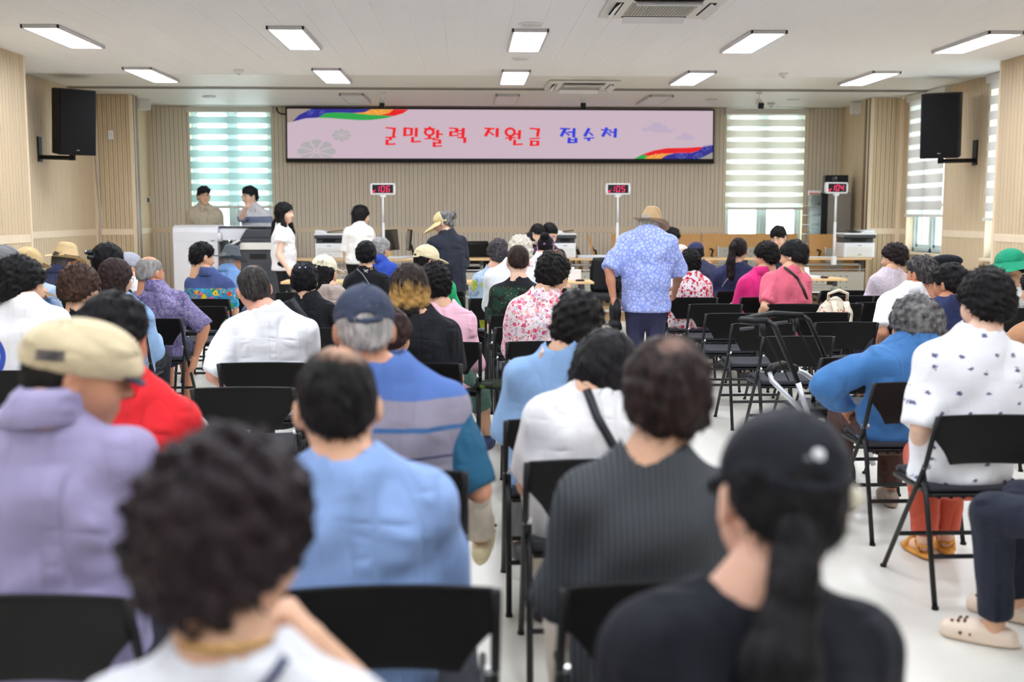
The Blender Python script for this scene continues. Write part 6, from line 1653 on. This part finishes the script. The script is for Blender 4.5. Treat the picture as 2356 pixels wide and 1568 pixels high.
for who, n_ in ((R15, 0), (L5, 1)):
    for sh_ in [c for c in who['root'].children if c.name.startswith('shoe')]:
        m = MB()
        for k in range(7): m.cyl(((k % 3 - 1) * .02, .1 + (k // 3) * .022, .073 - (k // 3) * .004), .006, .012, 8)
        for s in (-1, 1):
            for k in range(2): m.cyl((s * .043, .075 + k * .035, .035), .006, .01, 8, 'x')
        m.build('vent_holes', flat('hole_brown', (96, 62, 48), .8), sh_)
        if n_:
            MB().cyl((-.018, .13, .078), .011, .012, 8).build('charm', flat('yellow_charm', (236, 190, 70), .5), sh_); MB().cyl((.016, .12, .078), .011, .012, 8).build('charm', flat('green_charm', (90, 170, 90), .5), sh_)
# ---- standing visitor in the aisle
C10 = person('person standing in tan fedora and blue leaf-print shirt', 9.4, (1488, 527), (1500, 487), fem=False, yaw=-12, hy=-35, hp=-16, hk=1.06, stand=.78, k=1.05, skin=(188, 132, 104), hair='crop', hm=hair_mat((150, 146, 142)), hat=('fedora', 'tan felt fedora'), hatm=(fabric('tan_felt', (194, 164, 122)), fabric('tan_band', (176, 146, 104))),
    shirt=M_LEAF, collar=M_LEAF, sleeve='elbow', fit=.032, sw=.2, fat=.012, hem=.70, pants=W_('navy_slacks', (52, 54, 82)), lw=(1412, 690, 9.5), rw=(1553, 668, 9.85), lpose='grip', rpole=(.6, -.4, -.5), folds=.007)
# ---- counter staff and visitors at the front
B1 = person('person in beige polo talking behind the plotter', 17.0, (470, 472), (468, 428), fem=False, yaw=180, hy=25, hk=1.1, stand=.9, floor=.16, k=1.05, skin=(222, 182, 152), hair='short', hcol=(26, 26, 30), hp=-2, shirt=W_('beige_polo', (186, 176, 154)), collar=W_('beige_polo', (186, 176, 154)), sw=.215, fat=.03, fit=.02, sleeve='elbow', pants=DK, glasses=True)
B2 = person('person in pale shirt with slate chest band, hand at chin', 17.0, (587, 474), (574, 428), fem=False, yaw=168, hy=-35, hk=1.12, hp=-5, stand=.9, floor=.16, k=1.05, skin=SKINL, hair='short', hcol=(28, 30, 34), hseed=4, shirt=bands('slate_band_shirt', [(0, (208, 212, 220)), (1.255, (120, 130, 156)), (1.345, (214, 216, 222))]), collar=W_('pale_grey_collar', (216, 218, 224)), sw=.21, fat=.015, fit=.02, sleeve='elbow', pants=DK, glasses=True, rw=(566, 479, 16.75), rpole=(-.4, -.5, -.9), rpose='grip')
B3 = person('person with long black hair in white cap-sleeve blouse and black trousers, standing', 14.6, (651, 521), (653, 464), yaw=-88, hy=-24, hp=0, hk=1.06, stand=.88, k=1.0, skin=SKINL, hair='bob', hcol=(16, 15, 17), locks=[([(.055, -.02, -.06), (.085, .03, -.14), (.1, .07, -.24), (.1, .085, -.34)], [.035, .034, .032, .02]), ([(0, -.07, -.05), (.02, -.12, -.14), (.02, -.135, -.26), (.02, -.13, -.34)], [.06, .055, .05, .03]), ([(-.055, -.02, -.06), (-.085, .02, -.14), (-.1, .05, -.24)], [.035, .034, .025])], shirt=W_('white_blouse', (242, 242, 246)), sleeve='cap_sleeve', fit=.03, sw=.15, hem=.80, pants=BLKP, rw=(662, 618, 14.45))
B4 = person('person with low black ponytail in white peplum blouse at the printer', 15.5, (825, 516), (832, 471), yaw=-10, hy=-50, hk=1.06, stand=.9, k=1.0, skin=SKINL, hair='bob', hcol=(22, 18, 20), shirt=W_('ivory_blouse', (238, 236, 232)), sleeve='elbow', fit=.022, sw=.165, hem=.84, pants=BLKP)
B5 = person('person standing in beige visor and black dress', 12.4, (1030, 538), (1016, 484), yaw=18, hy=58, hp=-14, hk=1.04, stand=.85, k=.98, skin=SKINL, hair='tied', hextra='bun', hm=hair_mat((28, 28, 32), (120, 122, 126), .6), hat=('visor', 'beige cotton sun visor'), hatm=fabric('beige_visor', (222, 204, 152)), shirt=W_('black_dress', (44, 48, 60)), sleeve='elbow', fit=.026, sw=.175, fat=.02, hem=.5, pants=BLKP, lw=(985, 598, 12.85), rw=(1040, 598, 12.9))
B6 = person('person in black top with white shoulder stripe bending over the counter', 14.3, (1226, 545), (1247, 518), yaw=215, hy=15, hp=-38, hk=1.05, stand=.9, bend=(pY(1170, 560, 15.0)[0], 14.95, .9), skin=SKINL, hair='tied', hcol=(16, 15, 17), neckline=.05, shirt=bands('black_sport_top', [(0, (36, 37, 42)), (1.16, (232, 232, 234)), (1.2, (30, 31, 35))]), sleeve='elbow', sw=.17, pants=BLKP, chair=False)
B7 = person('person with black hair bent low beside the bending staff', 14.35, (1266, 566), (1273, 515), yaw=200, hy=25, hp=-34, hk=1.08, fem=True, skin=SKINL, hair='tied', hcol=(16, 15, 17), shirt=W_('charcoal_top', (46, 46, 52)), sleeve='elbow', sw=.16, pants=BLKP, chair=False)
B8 = person('person with black hair looking down behind the hatted man', 14.45, (1540, 572), (1550, 525), fem=False, yaw=175, hy=25, hp=-28, hk=1.08, skin=SKINL, hair='short', hcol=(16, 16, 18), hseed=6, shirt=W_('grey_staff_shirt', (90, 96, 104)), sw=.19, pants=DK, chair=False)
B9 = person('person with black hair looking down behind the right counter', 14.45, (1788, 572), (1789, 521), fem=False, yaw=170, hy=-25, hp=-25, hk=1.1, skin=SKINL, hair='short', hcol=(16, 16, 18), hseed=5, shirt=W_('dark_teal_shirt', (40, 60, 66)), sw=.19, pants=DK, chair=False)
for nm, i in (('the left bent staff member', B7), ('the staff member behind the hatted man', B8), ('the staff member behind the right counter', B9)):
    put_chair('black folding chair under ' + nm, i['hip'][0], i['hip'][1] + .17, PI)
# ---- empty chairs
XC = .42
for lab, x, y in (('empty folding chair directly behind the white tee man', -1.02, 5.02), ('empty folding chair behind the tropical shirt', -2.27, 9.45),
                  ('empty folding chair between white-tee man and clipped hair', -1.68, 11.1), ('empty folding chair at the aisle below the green shirt', -.26, 10.4), ('empty folding chair at the aisle in front of the green shirt', -.26, 11.2),
                  ('empty folding chair behind the pink shirt woman at the aisle', -.24, 7.6),
                  ('empty chair in the middle column behind the green print tee', XC, 7.64), ('empty chair in the middle column behind the floral blouse', XC, 5.88), ('empty chair in the middle column ahead of the pale blue blouse', XC, 5.03),
                  ('empty chair behind the red floral blouse, first of three', 2.15, 9.53), ('empty chair behind the red floral blouse, second of three', 2.1, 8.63), ('empty chair left of the walker handles', 2.12, 7.84),
                  ('empty chair behind the walker frame', 2.12, 7.0), ('empty chair ahead of the denim shirt', 2.16, 5.95),
                  ('empty chair behind the salmon tee', 2.8, 8.68), ('empty chair second behind the salmon tee', 2.74, 7.9), ('empty chair behind the flowered backpack', 3.7, 10.42),
                  ('empty chair left of the lace floral top', 3.82, 11.15), ('empty chair ahead of the white polo', 3.66, 9.66), ('empty chair beside the navy blouse', 2.12, 11.05)):
    put_chair('black ' + lab, x, y)
# ================================================================ BAGS, WALKER, SMALL THINGS
def blob(name, mt, parent, els, rcs=(), h=.012, lump=0, box=None):
    P = [np.array(e[0]) for e in els] + [np.array(p) for r_ in rcs for p in r_[:2]]; m = .25
    F = Field(np.min(P, 0) - m, np.max(P, 0) + m, h)
    for c, r_ in els: F.el(c, r_, .03)
    for a, b, ra, rb in rcs: F.rc(a, b, ra, rb, .02)
    if lump: F.folds(lump, 4, 30)
    v, q = F.mesh(); v = relax(v, q, 1); return mobj(name, mk_mesh(name, v, q), mt, parent)
p = pY(1895, 700, 9.75); r = empty('floral_backpack', (p[0], 9.36, .5), .1, 'cream backpack with red flowers hung on a chair by the salmon tee', 'bag')
M_BAG = floral('cream_flower_canvas', (226, 216, 196), [(26, .3, [(206, 90, 90), (220, 150, 130), (120, 130, 90)])])
blob('bag_body', M_BAG, r, [((0, .08, .16), (.16, .1, .17)), ((0, .08, .05), (.17, .11, .08))], lump=.006)
MB().tube([(-.07, .05, .3), (-.08, .02, .37), (.0, .0, .4), (.09, .02, .37), (.1, .05, .3)], .014).build('top_handle', M_BAG, r, smooth=True)
for s in (-.04, .07): MB().tube([(s, .0, .3), (s, -.05, .22), (s + .01, -.06, .05), (s + .01, -.03, -.03)], .028, 8, flat_=.3).build('shoulder_strap', M_BAG, r, smooth=True)
put_chair('black folding chair holding the cream flowered backpack', p[0] + .05, 9.53)
w_ = C10['W'][-1][1]; r = empty('black_handbag', (w_[0], w_[1] + .02, 0), 0, 'black handbag hanging from the hand of the hatted man', 'bag')
zb = pY(1415, 755, 9.5)[2]
blob('bag_body', flat('black_leather', (16, 16, 18), .5, 0, .25, bump=.3), r, [((.02, .03, zb + .14), (.05, .15, .13))], [((.02, -.08, zb + .03), (.02, .14, zb + .03), .045, .045)])
MB().tube([(.02, -.06, zb + .24), (.02, -.03, w_[2] - .06), (.02, .05, w_[2] - .06), (.02, .1, zb + .24)], .009).build('handle', M_BLACK, r, smooth=True)
p = pY(1125, 828, 6.9); r = empty('folded_umbrella_bag', (.36, 6.75, .47), 0, 'green and black patterned bag lying on a chair in the middle column', 'bag')
M_GB = floral('green_black_print', (30, 34, 28), [(14, .45, [(90, 120, 50), (60, 80, 40), (40, 50, 36)])])
blob('bag_body', M_GB, r, [((-.12, .12, .02), (.2, .12, .03))], lump=.003); MB().tube([(-.3, .1, .02), (-.34, .1, .0)], [.012, .008]).build('corner_tab', M_GB, r)
# rollator walker
A0 = pY(1706, 738, 6.35); A1 = pY(1765, 738, 5.75)
r = empty('rollator_walker', (1.85, 6.0, 0), 0, 'silver rollator walker with black foam grips by the denim shirt woman', 'walker')
o_ = np.array([1.85, 6.0, 0])
def wk(x, y, Y): return tuple(pY(x, y, Y) - o_)
M_SIL = flat('silver_paint', (206, 208, 214), .3, .5, var=.03)
near, farY = 5.75, 6.2
MB().tube([wk(1765, 738, near), wk(1782, 750, near), wk(1836, 880, near)], .0135, 10).build('handle_tube', M_BLACKM, r, smooth=True)
MB().tube([wk(1836, 880, near), wk(1850, 925, near), wk(1880, 1010, near - .05), wk(1930, 1150, near - .1)], .0145, 10).build('front_leg', M_SIL, r, smooth=True)
MB().tube([wk(1845, 726, farY), wk(1860, 735, farY), wk(1912, 850, farY)], .0135, 10).build('handle_tube', M_BLACKM, r, smooth=True)
MB().tube([wk(1912, 850, farY), wk(1940, 905, farY), wk(1985, 990, farY), wk(2010, 1070, farY - .05)], .0145, 10).build('front_leg', M_SIL, r, smooth=True)
MB().tube([wk(1706, 737, farY - .2), wk(1730, 731, farY - .1), wk(1780, 722, farY), wk(1846, 726, farY)], .02, 10).build('foam_grip', M_BLACK, r, smooth=True)
MB().tube([wk(1704, 736, near + .1), wk(1735, 739, near + .05), wk(1766, 738, near)], .02, 10).build('foam_grip', M_BLACK, r, smooth=True)
MB().tube([wk(1706, 737, farY - .2), wk(1704, 736, near + .1)], .018, 10).build('cross_grip', M_BLACK, r, smooth=True)
for (x, y, Y) in ((1755, 765, near), (1832, 752, farY)):
    MB().tube([wk(x - 2, y - 22, Y), wk(x, y + 8, Y)], [.03, .034], 10, flat_=.5).build('brake_housing', M_BLACK, r, smooth=True)
    MB().tube([wk(x - 52, y - 8, Y + .05), wk(x - 20, y - 12, Y)], .008, 8).build('brake_lever', M_DGREY, r, smooth=True)
    MB().tube([wk(x + 6, y + 8, Y), wk(x + 30, y + 50, Y + .02), wk(x + 60, y + 110, Y + .03)], .004, 6).build('brake_cable', M_BLACK, r, smooth=True)
MB().tube([wk(1770, 858, near + .1), wk(1778, 846, near + .15), wk(1800, 840, near + .3), wk(1828, 848, near + .4)], .027, 12).build('back_pad', M_BLACK, r, smooth=True)
MB().tube([wk(1771, 856, near + .1), wk(1776, 875, near + .08), wk(1803, 902, near + .05), wk(1860, 960, near)], .0135, 10).build('side_arm', M_SIL, r, smooth=True)
MB().tube([wk(1829, 848, near + .4), wk(1852, 858, near + .42), wk(1885, 883, near + .42), wk(1900, 925, near + .4)], .0135, 10).build('side_arm', M_SIL, r, smooth=True)
MB().box(Vector(wk(1897, 900, near + .3)), (.05, .02, .13), Matrix.Rotation(.5, 3, 'Y')).box(Vector(wk(1917, 895, near + .3)), (.05, .02, .13), Matrix.Rotation(-.6, 3, 'Y')).build('fold_hinge', M_ALU, r, bevel=.006)
for (x, y, Y, d) in ((1900, 1010, near - .1, 0), (2000, 1040, farY - .1, 0)):
    q = pZ(x, y + 120, .0); b = Vector((q[0], Y, .09)) - Vector(o_)
    MB().cyl(b, .085, .03, 24, 'x').build('wheel', M_BLACK, r, bevel=.006); MB().cyl(b, .04, .036, 16, 'x').build('wheel_hub', M_GREY, r)
    b2_ = b + Vector((.0, .45, 0)); MB().cyl(b2_, .085, .03, 24, 'x').build('wheel', M_BLACK, r, bevel=.006); MB().cyl(b2_, .04, .036, 16, 'x').build('wheel_hub', M_GREY, r)
    MB().tube([b, b + Vector((0, .15, .35)), b2_], .0135, 8).build('rear_leg', M_SIL, r, smooth=True)
MB().b2(Vector(wk(1840, 930, near + .25)) + Vector((-.05, -.14, -.02)), Vector(wk(1840, 930, near + .25)) + Vector((.35, .14, .0))).build('seat_plate', M_BLACK, r, bevel=.01)
# red collar lettering
try:
    fc = bpy.data.curves.new('collar_lettering', 'FONT'); fc.body = 'TEL'; fc.size = .042; fc.extrude = .0015
    fo = bpy.data.objects.new('collar_lettering_src', fc); link(fo); bpy.context.view_layer.update()
    me = bpy.data.meshes.new_from_object(fo.evaluated_get(bpy.context.evaluated_depsgraph_get())); bpy.data.objects.remove(fo)
    me.materials.clear(); q = mobj('collar_lettering', me, M_PRW, L4['root'])
    pp = pY(249, 882, L4['Y'] - .105) - L4['base']; q.matrix_local = Matrix.Translation(Vector(pp)) @ Matrix.Rotation(-.25, 4, 'Z') @ Matrix.Rotation(PI / 2, 4, 'X')
except Exception as ex: print('lettering', ex)
